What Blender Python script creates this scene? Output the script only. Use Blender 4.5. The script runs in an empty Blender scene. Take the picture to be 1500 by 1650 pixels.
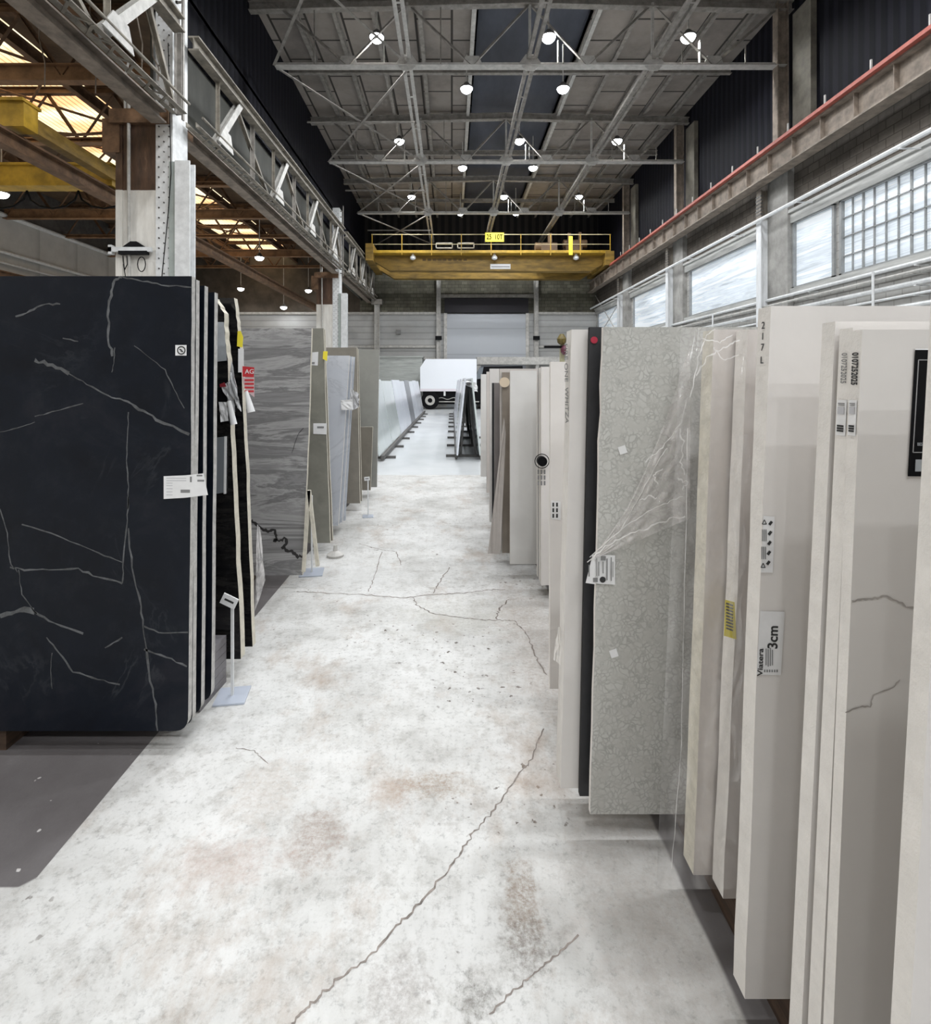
import bpy, bmesh, math, random
from mathutils import Vector, Matrix
random.seed(7)
S = bpy.context.scene
COL = S.collection
# ------------------------------------------------------------------ camera, world, exposure
F = 850.0; CH = 1.53; VX, VY = 728.0, 615.0
cam_d = bpy.data.cameras.new('camera'); cam = bpy.data.objects.new('camera', cam_d); COL.objects.link(cam)
cam.location = (0, 0, CH); cam.rotation_euler = (math.pi/2, 0, 0)
cam_d.sensor_fit = 'HORIZONTAL'; cam_d.sensor_width = 36; cam_d.lens = F/1500*36
cam_d.shift_x = (750-VX)/1500; cam_d.shift_y = -(825-VY)/1500
cam_d.clip_start = 0.05; cam_d.clip_end = 300
S.camera = cam
S.view_settings.view_transform = 'Standard'; S.view_settings.look = 'None'
S.view_settings.exposure = -0.2; S.view_settings.gamma = 1.0
S.view_settings.use_curve_mapping = False
wd = bpy.data.worlds.new('sky'); S.world = wd; wd.use_nodes = True
wn = wd.node_tree.nodes; wn['Background'].inputs[0].default_value = (0.75, 0.85, 1, 1); wn['Background'].inputs[1].default_value = 0.6
LAMP_W = 620.0      # each high bay lamp
SKYLIGHT_E = 1.7    # glow of the side bay roof sheets, standing in for sun through them
PANE_E = 0.36       # glow of the right wall's frosted panes, standing in for daylight

# ------------------------------------------------------------------ helpers
def P(px, py, d):   # a photo pixel at a given distance -> place in the hall
    return Vector(((px-VX)/F*d, d, CH-(py-VY)/F*d))
def FP(px, py, z=0.0):
    d = F*(CH-z)/(py-VY); return Vector(((px-VX)/F*d, d, z))
MATS = {}
def mat(name, col, rough=0.6, metal=0.0, var=0.0, vscale=6.0, bump=0.0, spec=0.5, emit=None, es=0.0, coat=0.0, streak=None):
    if name in MATS: return MATS[name]
    m = bpy.data.materials.new(name); m.use_nodes = True; MATS[name] = m
    nt = m.node_tree; b = nt.nodes['Principled BSDF']
    b.inputs['Base Color'].default_value = (*col, 1); b.inputs['Roughness'].default_value = rough
    b.inputs['Metallic'].default_value = metal; b.inputs['Specular IOR Level'].default_value = spec
    b.inputs['Coat Weight'].default_value = coat
    if emit: b.inputs['Emission Color'].default_value = (*emit, 1); b.inputs['Emission Strength'].default_value = es
    if var > 0:
        g = nt.nodes.new('ShaderNodeNewGeometry'); mp = nt.nodes.new('ShaderNodeMapping')
        nt.links.new(g.outputs['Position'], mp.inputs[0])
        if streak: mp.inputs['Scale'].default_value = streak
        n = nt.nodes.new('ShaderNodeTexNoise'); n.inputs['Scale'].default_value = vscale; n.inputs['Detail'].default_value = 6; n.inputs['Roughness'].default_value = .65
        nt.links.new(mp.outputs[0], n.inputs['Vector'])
        r = nt.nodes.new('ShaderNodeValToRGB'); r.color_ramp.elements[0].position = .3; r.color_ramp.elements[1].position = .72
        r.color_ramp.elements[0].color = (*[max(0, c*(1-var)) for c in col], 1); r.color_ramp.elements[1].color = (*[min(1, c*(1+var*.6)) for c in col], 1)
        nt.links.new(n.outputs['Fac'], r.inputs[0]); nt.links.new(r.outputs[0], b.inputs['Base Color'])
        if bump:
            bp = nt.nodes.new('ShaderNodeBump'); bp.inputs['Strength'].default_value = bump; bp.inputs['Distance'].default_value = .02
            nt.links.new(n.outputs['Fac'], bp.inputs['Height']); nt.links.new(bp.outputs[0], b.inputs['Normal'])
    return m
class NT:   # tiny node graph helper
    def __init__(s, name, rough=.5, spec=.5, coat=0.0):
        s.m = bpy.data.materials.new(name); s.m.use_nodes = True; MATS[name] = s.m; s.t = s.m.node_tree; s.b = s.t.nodes['Principled BSDF']
        s.b.inputs['Roughness'].default_value = rough; s.b.inputs['Specular IOR Level'].default_value = spec; s.b.inputs['Coat Weight'].default_value = coat
    def n(s, typ, **kw):
        x = s.t.nodes.new(typ)
        for k, v in kw.items(): setattr(x, k, v)
        return x
    def set(s, sock, v):
        if hasattr(v, 'is_output') or isinstance(v, bpy.types.NodeSocket): s.t.links.new(v, sock)
        else: sock.default_value = v
    def geo(s): return s.n('ShaderNodeNewGeometry').outputs['Position']
    def obj(s): return s.n('ShaderNodeTexCoord').outputs['Object']
    def mapping(s, v, scale=(1,1,1), rot=(0,0,0), loc=(0,0,0)):
        x = s.n('ShaderNodeMapping'); s.t.links.new(v, x.inputs[0]); x.inputs['Scale'].default_value = scale; x.inputs['Rotation'].default_value = rot; x.inputs['Location'].default_value = loc
        return x.outputs[0]
    def sep(s, v):
        x = s.n('ShaderNodeSeparateXYZ'); s.t.links.new(v, x.inputs[0]); return x.outputs
    def comb(s, a, b, c=0.0):
        x = s.n('ShaderNodeCombineXYZ'); s.set(x.inputs[0], a); s.set(x.inputs[1], b); s.set(x.inputs[2], c); return x.outputs[0]
    def noise(s, v, scale, detail=5, rough=.6, dist=0.0):
        x = s.n('ShaderNodeTexNoise'); s.t.links.new(v, x.inputs['Vector']); x.inputs['Scale'].default_value = scale; x.inputs['Detail'].default_value = detail; x.inputs['Roughness'].default_value = rough; x.inputs['Distortion'].default_value = dist
        return x.outputs['Fac']
    def math(s, op, a, b=0.0, c=None, clamp=False):
        x = s.n('ShaderNodeMath', operation=op, use_clamp=clamp); s.set(x.inputs[0], a); s.set(x.inputs[1], b)
        if c is not None: s.set(x.inputs[2], c)
        return x.outputs[0]
    def ramp(s, v, stops):
        x = s.n('ShaderNodeValToRGB'); s.t.links.new(v, x.inputs[0]); e = x.color_ramp.elements
        while len(e) < len(stops): e.new(.5)
        for i, (p, c) in enumerate(stops):
            e[i].position = p; e[i].color = (*c, 1) if isinstance(c, tuple) else (c, c, c, 1)
        return x.outputs[0]
    def mix(s, f, a, b, blend='MIX'):
        x = s.n('ShaderNodeMix', data_type='RGBA', blend_type=blend)
        s.set(x.inputs[0], f)
        for sk, v in ((x.inputs[6], a), (x.inputs[7], b)):
            if isinstance(v, tuple): sk.default_value = (*v, 1)
            else: s.t.links.new(v, sk)
        return x.outputs[2]
    def smooth(s, v, lo, hi):
        x = s.n('ShaderNodeMapRange', interpolation_type='SMOOTHSTEP'); s.t.links.new(v, x.inputs[0]); x.inputs[1].default_value = lo; x.inputs[2].default_value = hi
        return x.outputs[0]
    def col(s, v): s.t.links.new(v, s.b.inputs['Base Color'])
    def bump(s, h, strength=.3, dist=.01):
        x = s.n('ShaderNodeBump'); x.inputs['Strength'].default_value = strength; x.inputs['Distance'].default_value = dist; s.t.links.new(h, x.inputs['Height']); s.t.links.new(x.outputs[0], s.b.inputs['Normal'])

class G:    # geometry collector: everything added becomes ONE mesh
    def __init__(s): s.v = []; s.f = []; s.mi = []
    def quadgrid(s, verts, faces, mi=0):
        o = len(s.v); s.v += [Vector(v) for v in verts]
        for f in faces: s.f.append([o+i for i in f]); s.mi.append(mi)
    def box(s, x0, x1, y0, y1, z0, z1, mi=0):
        if x0 > x1: x0, x1 = x1, x0
        v = [(x, y, z) for x in (x0, x1) for y in (y0, y1) for z in (z0, z1)]
        s.quadgrid(v, [(0,1,3,2),(4,6,7,5),(0,4,5,1),(2,3,7,6),(0,2,6,4),(1,5,7,3)], mi); return s
    def bar(s, a, b, w, h, mi=0, up=(0,0,1)):   # rectangular bar from a to b
        a = Vector(a); b = Vector(b); d = (b-a).normalized(); u = Vector(up)
        if abs(d.dot(u)) > .98: u = Vector((1,0,0))
        sx = d.cross(u).normalized(); sy = sx.cross(d).normalized()
        v = [p+sx*i*w/2+sy*j*h/2 for p in (a, b) for i, j in ((-1,-1),(1,-1),(1,1),(-1,1))]
        s.quadgrid(v, [(0,1,2,3),(7,6,5,4),(0,4,5,1),(1,5,6,2),(2,6,7,3),(3,7,4,0)], mi); return s
    def angle(s, a, b, w, t=.012, mi=0, up=(0,0,1)):  # steel angle section
        a = Vector(a); b = Vector(b); d = (b-a).normalized(); u = Vector(up)
        if abs(d.dot(u)) > .98: u = Vector((1,0,0))
        sx = d.cross(u).normalized(); sy = sx.cross(d).normalized()
        s.bar(a-sy*w/2, b-sy*w/2, w, t, mi, up); s.bar(a-sx*w/2, b-sx*w/2, t, w, mi, up); return s
    def ibeam(s, a, b, w, h, t=.02, mi=0, up=(0,0,1)):
        a = Vector(a); b = Vector(b); d = (b-a).normalized(); u = Vector(up)
        if abs(d.dot(u)) > .98: u = Vector((1,0,0))
        sx = d.cross(u).normalized(); sy = sx.cross(d).normalized()
        s.bar(a+sy*(h/2-t/2), b+sy*(h/2-t/2), w, t, mi, up); s.bar(a-sy*(h/2-t/2), b-sy*(h/2-t/2), w, t, mi, up); s.bar(a, b, t*.8, h-2*t, mi, up); return s
    def tube(s, a, b, r, n=10, mi=0, r2=None):
        a = Vector(a); b = Vector(b); d = (b-a).normalized(); u = Vector((0,0,1)) if abs(d.z) < .95 else Vector((1,0,0))
        sx = d.cross(u).normalized(); sy = sx.cross(d).normalized(); r2 = r if r2 is None else r2
        v = [a+(sx*math.cos(2*math.pi*i/n)+sy*math.sin(2*math.pi*i/n))*r for i in range(n)] + [b+(sx*math.cos(2*math.pi*i/n)+sy*math.sin(2*math.pi*i/n))*r2 for i in range(n)]
        s.quadgrid(v, [(i, (i+1) % n, n+(i+1) % n, n+i) for i in range(n)]+[tuple(range(n-1, -1, -1)), tuple(range(n, 2*n))], mi); return s
    def path(s, pts, r, n=8, mi=0):
        for a, b in zip(pts[:-1], pts[1:]): s.tube(a, b, r, n, mi)
        return s
    def lathe(s, c, prof, n=20, mi=0):  # prof: (r, z) from bottom up around vertical axis
        c = Vector(c); v = []; f = []
        for r, z in prof:
            for i in range(n): v.append(c+Vector((r*math.cos(2*math.pi*i/n), r*math.sin(2*math.pi*i/n), z)))
        for k in range(len(prof)-1):
            for i in range(n): f.append((k*n+i, k*n+(i+1) % n, (k+1)*n+(i+1) % n, (k+1)*n+i))
        f.append(tuple(range(n-1, -1, -1))); f.append(tuple(range((len(prof)-1)*n, len(prof)*n)))
        s.quadgrid(v, f, mi); return s
    def prism(s, poly, y0, y1, mi=0, mside=None):  # outline in X,Z pushed from y0 back to y1
        n = len(poly); v = [(x, y0, z) for x, z in poly]+[(x, y1, z) for x, z in poly]
        s.quadgrid(v, [tuple(range(n)), tuple(range(2*n-1, n-1, -1))], mi)
        o = len(s.v)-2*n
        for i in range(n):
            j = (i+1) % n; s.f.append([o+j, o+i, o+n+i, o+n+j]); s.mi.append(mi if mside is None else mside)
        return s
    def ribbon(s, pts, ws, nrm, mi=0, jit=0.0, sub=1, seed=1):  # thin raised strip along a line on a flat face
        rnd = random.Random(seed); nrm = Vector(nrm); pp = [Vector(p) for p in pts]
        if not isinstance(ws, (list, tuple)): ws = [ws]*len(pp)
        q = []; w = []
        for i in range(len(pp)-1):
            for k in range(sub):
                t = k/sub; q.append(pp[i].lerp(pp[i+1], t)); w.append(ws[i]*(1-t)+ws[i+1]*t)
        q.append(pp[-1]); w.append(ws[-1]); V = []
        for i, p in enumerate(q):
            d = (q[min(i+1, len(q)-1)]-q[max(i-1, 0)]).normalized(); sd = d.cross(nrm).normalized()
            j = sd*rnd.uniform(-jit, jit) if 0 < i < len(q)-1 else Vector((0,0,0)); ww = w[i]*rnd.uniform(.5, 1.3)
            V += [p+j+sd*ww/2, p+j-sd*ww/2]
        s.quadgrid(V, [(2*i, 2*i+1, 2*i+3, 2*i+2) for i in range(len(q)-1)], mi); return s
    def build(s, name, mats, parent=None, kind=None):
        if not isinstance(mats, (list, tuple)): mats = [mats]
        xs = [v.x for v in s.v]; ys = [v.y for v in s.v]; zs = [v.z for v in s.v]
        base = Vector(((min(xs)+max(xs))/2, (min(ys)+max(ys))/2, min(zs)))
        me = bpy.data.meshes.new(name); me.from_pydata([v-base for v in s.v], [], s.f)
        for m in mats: me.materials.append(m)
        for p, i in zip(me.polygons, s.mi): p.material_index = i
        bm = bmesh.new(); bm.from_mesh(me); bmesh.ops.recalc_face_normals(bm, faces=bm.faces); bm.to_mesh(me); bm.free()
        o = bpy.data.objects.new(name, me); COL.objects.link(o)
        if parent: o.parent = parent; o.location = base-wloc(parent)
        else: o.location = base
        if kind: o['kind'] = kind
        return o
def wloc(o):
    v = Vector(o.location)
    while o.parent: o = o.parent; v += Vector(o.location)
    return v
def tag(o, label, cat, group=None, kind=None):
    o['label'] = label; o['category'] = cat
    if group: o['group'] = group
    if kind: o['kind'] = kind
    return o
def thing(name, loc, label, cat, group=None):
    o = bpy.data.objects.new(name, None); COL.objects.link(o); o.location = loc; o.empty_display_size = .1
    return tag(o, label, cat, group)
def dup(o, off, label=None, parent=None):
    c = o.copy(); COL.objects.link(c)
    if parent: c.parent = parent
    else: c.location = Vector(o.location)+Vector(off)
    if label: c['label'] = label
    for ch in o.children: dup(ch, off, None, c)
    return c
def text(parent, s, c, size, m, xax=(1,0,0), yax=(0,0,1), name='lettering', sx=1.0, bold=0.0):
    cu = bpy.data.curves.new('t', 'FONT'); cu.body = s; cu.size = size; cu.align_x = 'CENTER'; cu.align_y = 'CENTER'; cu.extrude = .0003; cu.offset = bold
    to = bpy.data.objects.new('t', cu); COL.objects.link(to); bpy.context.view_layer.update()
    me = bpy.data.meshes.new_from_object(to.evaluated_get(bpy.context.evaluated_depsgraph_get()))
    bpy.data.objects.remove(to); me.materials.clear(); me.materials.append(m)
    X = Vector(xax).normalized(); Y = Vector(yax).normalized(); Z = X.cross(Y)
    M = Matrix(((X.x*sx, Y.x, Z.x), (X.y*sx, Y.y, Z.y), (X.z*sx, Y.z, Z.z)))
    me.transform(M.to_4x4()); me.name = name
    o = bpy.data.objects.new(name, me); COL.objects.link(o); o.parent = parent; o.location = Vector(c)-wloc(parent); return o

# ------------------------------------------------------------------ materials
STEEL = mat('aged_grey_steel', (.27,.25,.225), .55, .0, .45, 5, .1)
STEEL_L = mat('pale_painted_steel', (.50,.485,.455), .5, 0, .3, 6, .1)
STEEL_D = mat('dark_steel', (.10,.095,.09), .6, 0, .4, 5)
RUST_SKYLIT = mat('rusty_and_skylit_brown_steel', (.17,.095,.05), .75, 0, .6, 4, .3)  # brown steel; on side bay trusses it also holds the skylight's orange tint
TAN = mat('tan_grimy_steel', (.25,.205,.165), .65, 0, .5, 4, .2)
WHITE = mat('white_painted_steel', (.72,.73,.73), .5, 0, .18, 8, .1)
YELLOW = mat('crane_yellow', (.46,.28,.025), .5, 0, .45, 3, .1)
YELLOW_D = mat('grimy_crane_yellow', (.27,.165,.03), .6, 0, .6, 2.2, .2, streak=(.5,1,2.5))
YELLOW_B = mat('bright_yellow', (.85,.72,.05), .5)
RED = mat('conductor_rail_red', (.36,.085,.06), .5, 0, .25, 8)
BLACK = mat('black', (.004,.004,.005), .5, spec=.12)
INK = mat('ink', (.03,.03,.03), .7)
INKG = mat('grey_print', (.22,.22,.22), .7)
PAPER = mat('paper', (.80,.80,.80), .7, 0, .05, 30)
PAPERG = mat('grey_paper', (.36,.38,.40), .6, 0, .15, 20)
WOOD = mat('dark_timber', (.075,.045,.028), .8, 0, .5, 10, .3, streak=(1,.1,6))
BULB = mat('lamp_lens', (1,1,1), .3, emit=(.93,.97,1), es=30)
LOUVRE = None
def striped(name, c1, c2, axis, scale, rough=.6, w=.5, var=.15, vs=2.0):
    k = NT(name, rough, .12 if max(c1) < .1 else .5); g = k.geo(); x = k.sep(g)[axis]
    f = k.math('FRACT', k.math('MULTIPLY', x, scale)); e = k.smooth(f, w-.12, w+.12)
    n = k.noise(g, vs, 6, .7); c = k.mix(e, c1, c2)
    k.col(k.mix(k.math('MULTIPLY', n, var*2), c, tuple(v*.35 for v in c1))); k.bump(e, .5, .02); return k.m
LOUVRE = striped('dark_corrugated_sheet', (.013,.013,.019), (.005,.005,.008), 1, 3.2, .6)
DARKX = striped('dark_sheet_end', (.030,.028,.028), (.012,.012,.014), 0, 2.2, .7)
SIDING = striped('pale_horizontal_siding', (.50,.50,.49), (.34,.34,.33), 2, 2.6, .6, .88, .25, 1.5)
SIDING_L = striped('left_wall_siding', (.66,.65,.62), (.36,.35,.33), 1, .45, .6, .96, .35, 1.2)
def blocks(name, axis, c1, c2, mort, bw=.4, bh=.2, dirt=(.05,.045,.04), da=.5, rough=.85):
    k = NT(name, rough, .2); g = k.geo(); p = k.sep(g); v = k.comb(p[axis], p[2])
    b = k.n('ShaderNodeTexBrick'); k.t.links.new(v, b.inputs['Vector']); b.inputs['Scale'].default_value = 1
    b.inputs['Brick Width'].default_value = bw; b.inputs['Row Height'].default_value = bh; b.inputs['Mortar Size'].default_value = .012
    b.inputs['Color1'].default_value = (*c1,1); b.inputs['Color2'].default_value = (*c2,1); b.inputs['Mortar'].default_value = (*mort,1)
    n = k.noise(k.mapping(g, (.8,.8,.5)), 1.6, 8, .7)
    k.col(k.mix(k.math('MULTIPLY', k.smooth(n, .35, .7), da), b.outputs['Color'], dirt)); k.bump(b.outputs['Fac'], -.4, .01); return k.m
BLOCK_R = blocks('grimy_block_wall', 1, (.115,.10,.085), (.16,.14,.12), (.07,.06,.05), da=.6)
BLOCK_E = blocks('end_block_wall', 0, (.12,.115,.085), (.19,.18,.14), (.07,.07,.05), da=.6)
BLOCK_W = blocks('white_block_wall', 1, (.46,.45,.43), (.52,.51,.49), (.34,.33,.31), da=.35, dirt=(.2,.19,.17))
# roof deck
k = NT('roof_deck', .8, .2); g = k.geo(); p = k.sep(g); b = k.n('ShaderNodeTexBrick'); k.t.links.new(k.comb(p[1], p[0]), b.inputs['Vector'])
b.inputs['Scale'].default_value = 1; b.inputs['Brick Width'].default_value = 1.9; b.inputs['Row Height'].default_value = 1.05; b.inputs['Mortar Size'].default_value = .035
b.inputs['Color1'].default_value = (.33,.295,.265,1); b.inputs['Color2'].default_value = (.27,.24,.215,1); b.inputs['Mortar'].default_value = (.05,.045,.04,1)
k.col(k.mix(k.math('MULTIPLY', k.smooth(k.noise(g, .5, 7, .7), .35, .75), .5), b.outputs['Color'], (.07,.065,.06))); DECK = k.m
DECK_D = mat('dark_ridge_sheet', (.06,.066,.085), .7, 0, .4, 1.2, streak=(1,.3,1))
# floor
k = NT('concrete_floor', .5, .4); g = k.geo(); p = k.sep(g)
base = k.ramp(k.noise(g, 1.3, 9, .68), [(.3, (.40,.39,.37)), (.48, (.60,.595,.58)), (.68, (.74,.735,.725))])
fine = k.ramp(k.noise(g, 42, 6, .75), [(.33, .5), (.47, .92), (1, 1.0)])
base = k.mix(.7, base, k.mix(1, base, fine, 'MULTIPLY'))
pit = k.ramp(k.noise(g, 26, 3, .5), [(.0, 1.0), (.31, 1.0), (.35, .0)])
pz = k.ramp(k.noise(k.mapping(g, loc=(3,1,0)), 1.1, 4, .6), [(.5, 0.0), (.62, 1.0)])
base = k.mix(k.math('MULTIPLY', pit, pz), base, (.10,.08,.065))
st = k.ramp(k.noise(k.mapping(g, (1.6,1,1), loc=(7.3,2.2,0)), 1.5, 8, .75), [(.53, 0.0), (.70, 1.0)])
base = k.mix(k.math('MULTIPLY', st, .7), base, (.33,.25,.19))
SPK = k.ramp(k.noise(k.mapping(g, loc=(5,5,0)), 55, 7, .8), [(.36, 1.0), (.62, .12)])
mid = k.ramp(k.noise(g, 9, 8, .78), [(.34, (.62,.60,.57)), (.50, (.97,.97,.96)), (1.0, (1,1,1))])
base = k.mix(.75, base, k.mix(1, base, mid, 'MULTIPLY'))
def blob(cx, cy, rx, ry, col, amt, nscale=9.0, base=None):
    dx = k.math('DIVIDE', k.math('SUBTRACT', p[0], cx), rx); dy = k.math('DIVIDE', k.math('SUBTRACT', p[1], cy), ry)
    r = k.math('SQRT', k.math('ADD', k.math('MULTIPLY', dx, dx), k.math('MULTIPLY', dy, dy)))
    r = k.math('ADD', r, k.math('MULTIPLY', k.math('SUBTRACT', k.noise(g, nscale, 6, .7), .5), 2.6))
    f = k.math('SUBTRACT', 1.0, k.smooth(r, .35, 1.1))
    f = k.math('MULTIPLY', f, SPK)
    return k.mix(k.math('MULTIPLY', f, amt), base, col)
for (px, py, rx, ry, c, a, ns) in [(840,1450,.07,.16,(.22,.165,.12),.85,14),(850,1530,.08,.1,(.14,.12,.10),.7,20),(510,1350,.12,.16,(.28,.21,.17),.7,14),(370,1385,.2,.12,(.42,.33,.29),.6,9),
                                   (700,1265,.16,.09,(.26,.19,.13),.75,12),(635,1275,.09,.08,(.36,.27,.21),.6,12),(770,1610,.07,.07,(.17,.16,.14),.8,22),(430,1270,.16,.2,(.42,.36,.31),.5,9),
                                   (745,990,.5,.35,(.44,.43,.38),.6,5),(870,1040,.28,1.2,(.36,.30,.26),.6,4),(640,1600,.1,.12,(.25,.22,.2),.6,18),(1000,1400,.3,.4,(.48,.44,.41),.45,4),(1080,1560,.25,.4,(.46,.42,.39),.4,4),
                                   (560,930,.5,.5,(.5,.5,.49),.5,6),(330,1130,.25,.3,(.5,.49,.46),.5,7)]:
    q = FP(px, py); base = blob(q.x, q.y, rx, ry, c, min(1, a*1.15), ns*1.6, base)
wv = k.math('MULTIPLY', k.math('SUBTRACT', k.noise(g, 3, 3, .5), .5), .03)
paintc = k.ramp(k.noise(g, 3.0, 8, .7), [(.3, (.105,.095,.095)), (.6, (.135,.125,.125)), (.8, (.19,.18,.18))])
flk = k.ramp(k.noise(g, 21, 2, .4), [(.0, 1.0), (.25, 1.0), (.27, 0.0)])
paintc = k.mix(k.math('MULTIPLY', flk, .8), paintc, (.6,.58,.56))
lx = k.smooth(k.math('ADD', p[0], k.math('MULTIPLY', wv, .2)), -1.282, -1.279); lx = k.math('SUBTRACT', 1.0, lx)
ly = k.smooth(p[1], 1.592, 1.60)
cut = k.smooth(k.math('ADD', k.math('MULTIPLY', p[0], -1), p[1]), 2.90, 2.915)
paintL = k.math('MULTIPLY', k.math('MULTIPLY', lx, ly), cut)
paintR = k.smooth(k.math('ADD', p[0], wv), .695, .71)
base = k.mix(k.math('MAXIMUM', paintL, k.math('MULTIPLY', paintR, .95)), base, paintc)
farf = k.smooth(p[1], 8.62, 8.66)
inx = k.smooth(p[0], -4.7, -4.68)
farc = k.ramp(k.noise(g, .8, 5, .6), [(.3, (.60,.625,.64)), (.7, (.72,.74,.75))])
base = k.mix(farf, base, farc)
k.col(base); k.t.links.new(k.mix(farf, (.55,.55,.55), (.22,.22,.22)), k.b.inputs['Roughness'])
k.bump(k.noise(g, 30, 7, .75), .35, .004); FLOOR = k.m
# stones
def stone(name, fn, rough=.25, spec=.5, coat=0.0):
    k = NT(name, rough, spec, coat); fn(k); return k.m
def f_black(k):
    o = k.obj(); c = k.ramp(k.noise(o, 2.2, 9, .7, .6), [(.3, (.0025,.0035,.007)), (.55, (.0045,.007,.013)), (.8, (.018,.018,.024))])
    w = k.noise(o, 1.4, 7, .6, 1.5); v = k.ramp(w, [(.485, 0.0), (.5, 1.0), (.515, 0.0)]); a = k.ramp(k.noise(o, 2.5, 3, .6), [(.5, 0.0), (.75, 1.0)])
    v2 = k.ramp(k.noise(o, 9, 9, .8), [(.5, 0.0), (.8, 1.0)])
    c = k.mix(k.math('MULTIPLY', k.math('MULTIPLY', v, a), .25), c, (.12,.13,.14)); c = k.mix(k.math('MULTIPLY', v2, .35), c, (.03,.034,.04)); k.col(c)
BLACKST = stone('black_veined_stone', f_black, .42, .22)
VEIN = mat('pale_vein', (.10,.105,.11), .5, 0, .75, 22); VEINB = mat('black_vein', (.03,.028,.028), .5)
VEING = mat('grey_brown_vein', (.42,.39,.36), .5, 0, .3, 20)
def f_blk2(k):
    o = k.obj(); n = k.noise(k.mapping(o, (1.5,1,9)), 3, 6, .7); k.col(k.ramp(n, [(.4, (.006,.006,.007)), (.8, (.035,.033,.03))]))
BLACKGL = stone('glossy_black_stone', f_blk2, .12)
def f_wavy(k):
    o = k.obj(); d = k.mapping(o, (.5,1,3.6)); n = k.noise(d, 1.6, 9, .70, 1.3)
    k.col(k.ramp(n, [(.25, (.13,.128,.13)), (.40, (.29,.285,.285)), (.47, (.20,.197,.197)), (.53, (.42,.415,.41)), (.60, (.29,.285,.285)), (.68, (.46,.455,.445)), (.8, (.38,.375,.37))]))
WAVY = stone('grey_wavy_stone', f_wavy, .10, .6, .3)
def plain(c, v=.12, sc=5, dist=.5):
    def f(k):
        o = k.obj(); n = k.noise(o, sc, 8, .7, dist); k.col(k.ramp(n, [(.3, tuple(x*(1-v) for x in c)), (.7, tuple(min(1, x*(1+v*.5)) for x in c))]))
    return f
BROWN = stone('grey_brown_stone', plain((.235,.215,.18), .15), .3)
GREYST = stone('mid_grey_stone', plain((.30,.30,.275), .1), .3)
GREENST = stone('grey_green_stone', plain((.24,.235,.20), .2), .2)
def f_bw(k):
    o = k.obj(); n = k.noise(o, 1.8, 9, .65, 1.6); c = k.ramp(n, [(.3, (.52,.545,.60)), (.7, (.62,.64,.68))]); v = k.ramp(n, [(.47, 0.0), (.5, 1.0), (.53, 0.0)])
    k.col(k.mix(k.math('MULTIPLY', v, .3), c, (.3,.32,.37)))
BLUEW = stone('blue_white_marble', f_bw, .2)
QUARTZ = stone('white_quartz', plain((.76,.73,.70), .06, 3), .25)
QUARTZ2 = stone('pale_grey_quartz', plain((.72,.71,.69), .06, 3), .25)
QUARTZ3 = stone('warm_grey_quartz', plain((.60,.555,.52), .1, 3), .3)
def f_terr(k):
    o = k.obj(); w = k.mix(.035, o, k.n('ShaderNodeTexNoise').outputs['Color'])
    vn = k.n('ShaderNodeTexNoise'); k.t.links.new(o, vn.inputs['Vector']); vn.inputs['Scale'].default_value = 14; vn.inputs['Detail'].default_value = 4
    w = k.mix(.07, o, vn.outputs['Color'])
    v = k.n('ShaderNodeTexVoronoi', feature='DISTANCE_TO_EDGE'); k.t.links.new(w, v.inputs['Vector']); v.inputs['Scale'].default_value = 60
    e = k.ramp(v.outputs['Distance'], [(.0, (.39,.385,.36)), (.05, (.42,.415,.39)), (.18, (.55,.55,.52))])
    n = k.noise(o, 22, 4, .7); k.col(k.mix(k.smooth(n, .38, .66), e, (.50,.495,.465)))
TERR = stone('terrazzo_stone', f_terr, .25)
DARKG = stone('charcoal_stone', plain((.035,.035,.038), .25, 12), .45)
EDGE = mat('rough_pale_edge', (.52,.51,.49), .8, 0, .3, 30, .5)
EDGE_C = mat('cream_edge', (.68,.64,.54), .75, 0, .2, 25, .4)
EDGE_W = mat('white_edge', (.80,.77,.73), .6, 0, .08, 18, .3)
EDGE_G = mat('grey_edge', (.36,.35,.34), .7, 0, .2, 20)
# clear film
def film(name, op, tint=(.85,.83,.82)):
    m = bpy.data.materials.new(name); m.use_nodes = True; t = m.node_tree; b = t.nodes['Principled BSDF']
    b.inputs['Base Color'].default_value = (*tint, 1); b.inputs['Roughness'].default_value = .12; b.inputs['Specular IOR Level'].default_value = .8
    tr = t.nodes.new('ShaderNodeBsdfTransparent'); mx = t.nodes.new('ShaderNodeMixShader'); out = t.nodes['Material Output']
    n = t.nodes.new('ShaderNodeTexNoise'); n.inputs['Scale'].default_value = 9; n.inputs['Detail'].default_value = 5; n.inputs['Distortion'].default_value = 1.5
    g = t.nodes.new('ShaderNodeNewGeometry'); t.links.new(g.outputs['Position'], n.inputs['Vector'])
    r = t.nodes.new('ShaderNodeMapRange'); r.inputs[1].default_value = .35; r.inputs[2].default_value = .75; r.inputs[3].default_value = op*.5; r.inputs[4].default_value = min(1, op*1.7)
    t.links.new(n.outputs['Fac'], r.inputs[0]); t.links.new(r.outputs[0], mx.inputs[0]); t.links.new(tr.outputs[0], mx.inputs[1]); t.links.new(b.outputs[0], mx.inputs[2]); t.links.new(mx.outputs[0], out.inputs[0])
    bp = t.nodes.new('ShaderNodeBump'); bp.inputs['Strength'].default_value = .5; t.links.new(n.outputs['Fac'], bp.inputs['Height']); t.links.new(bp.outputs[0], b.inputs['Normal'])
    MATS[name] = m; return m
FILM = film('clear_plastic_film', .15); FILM2 = film('milky_plastic_film', .5); FILM3 = film('crease_highlight_film', .75, (.95,.94,.92))

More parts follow.
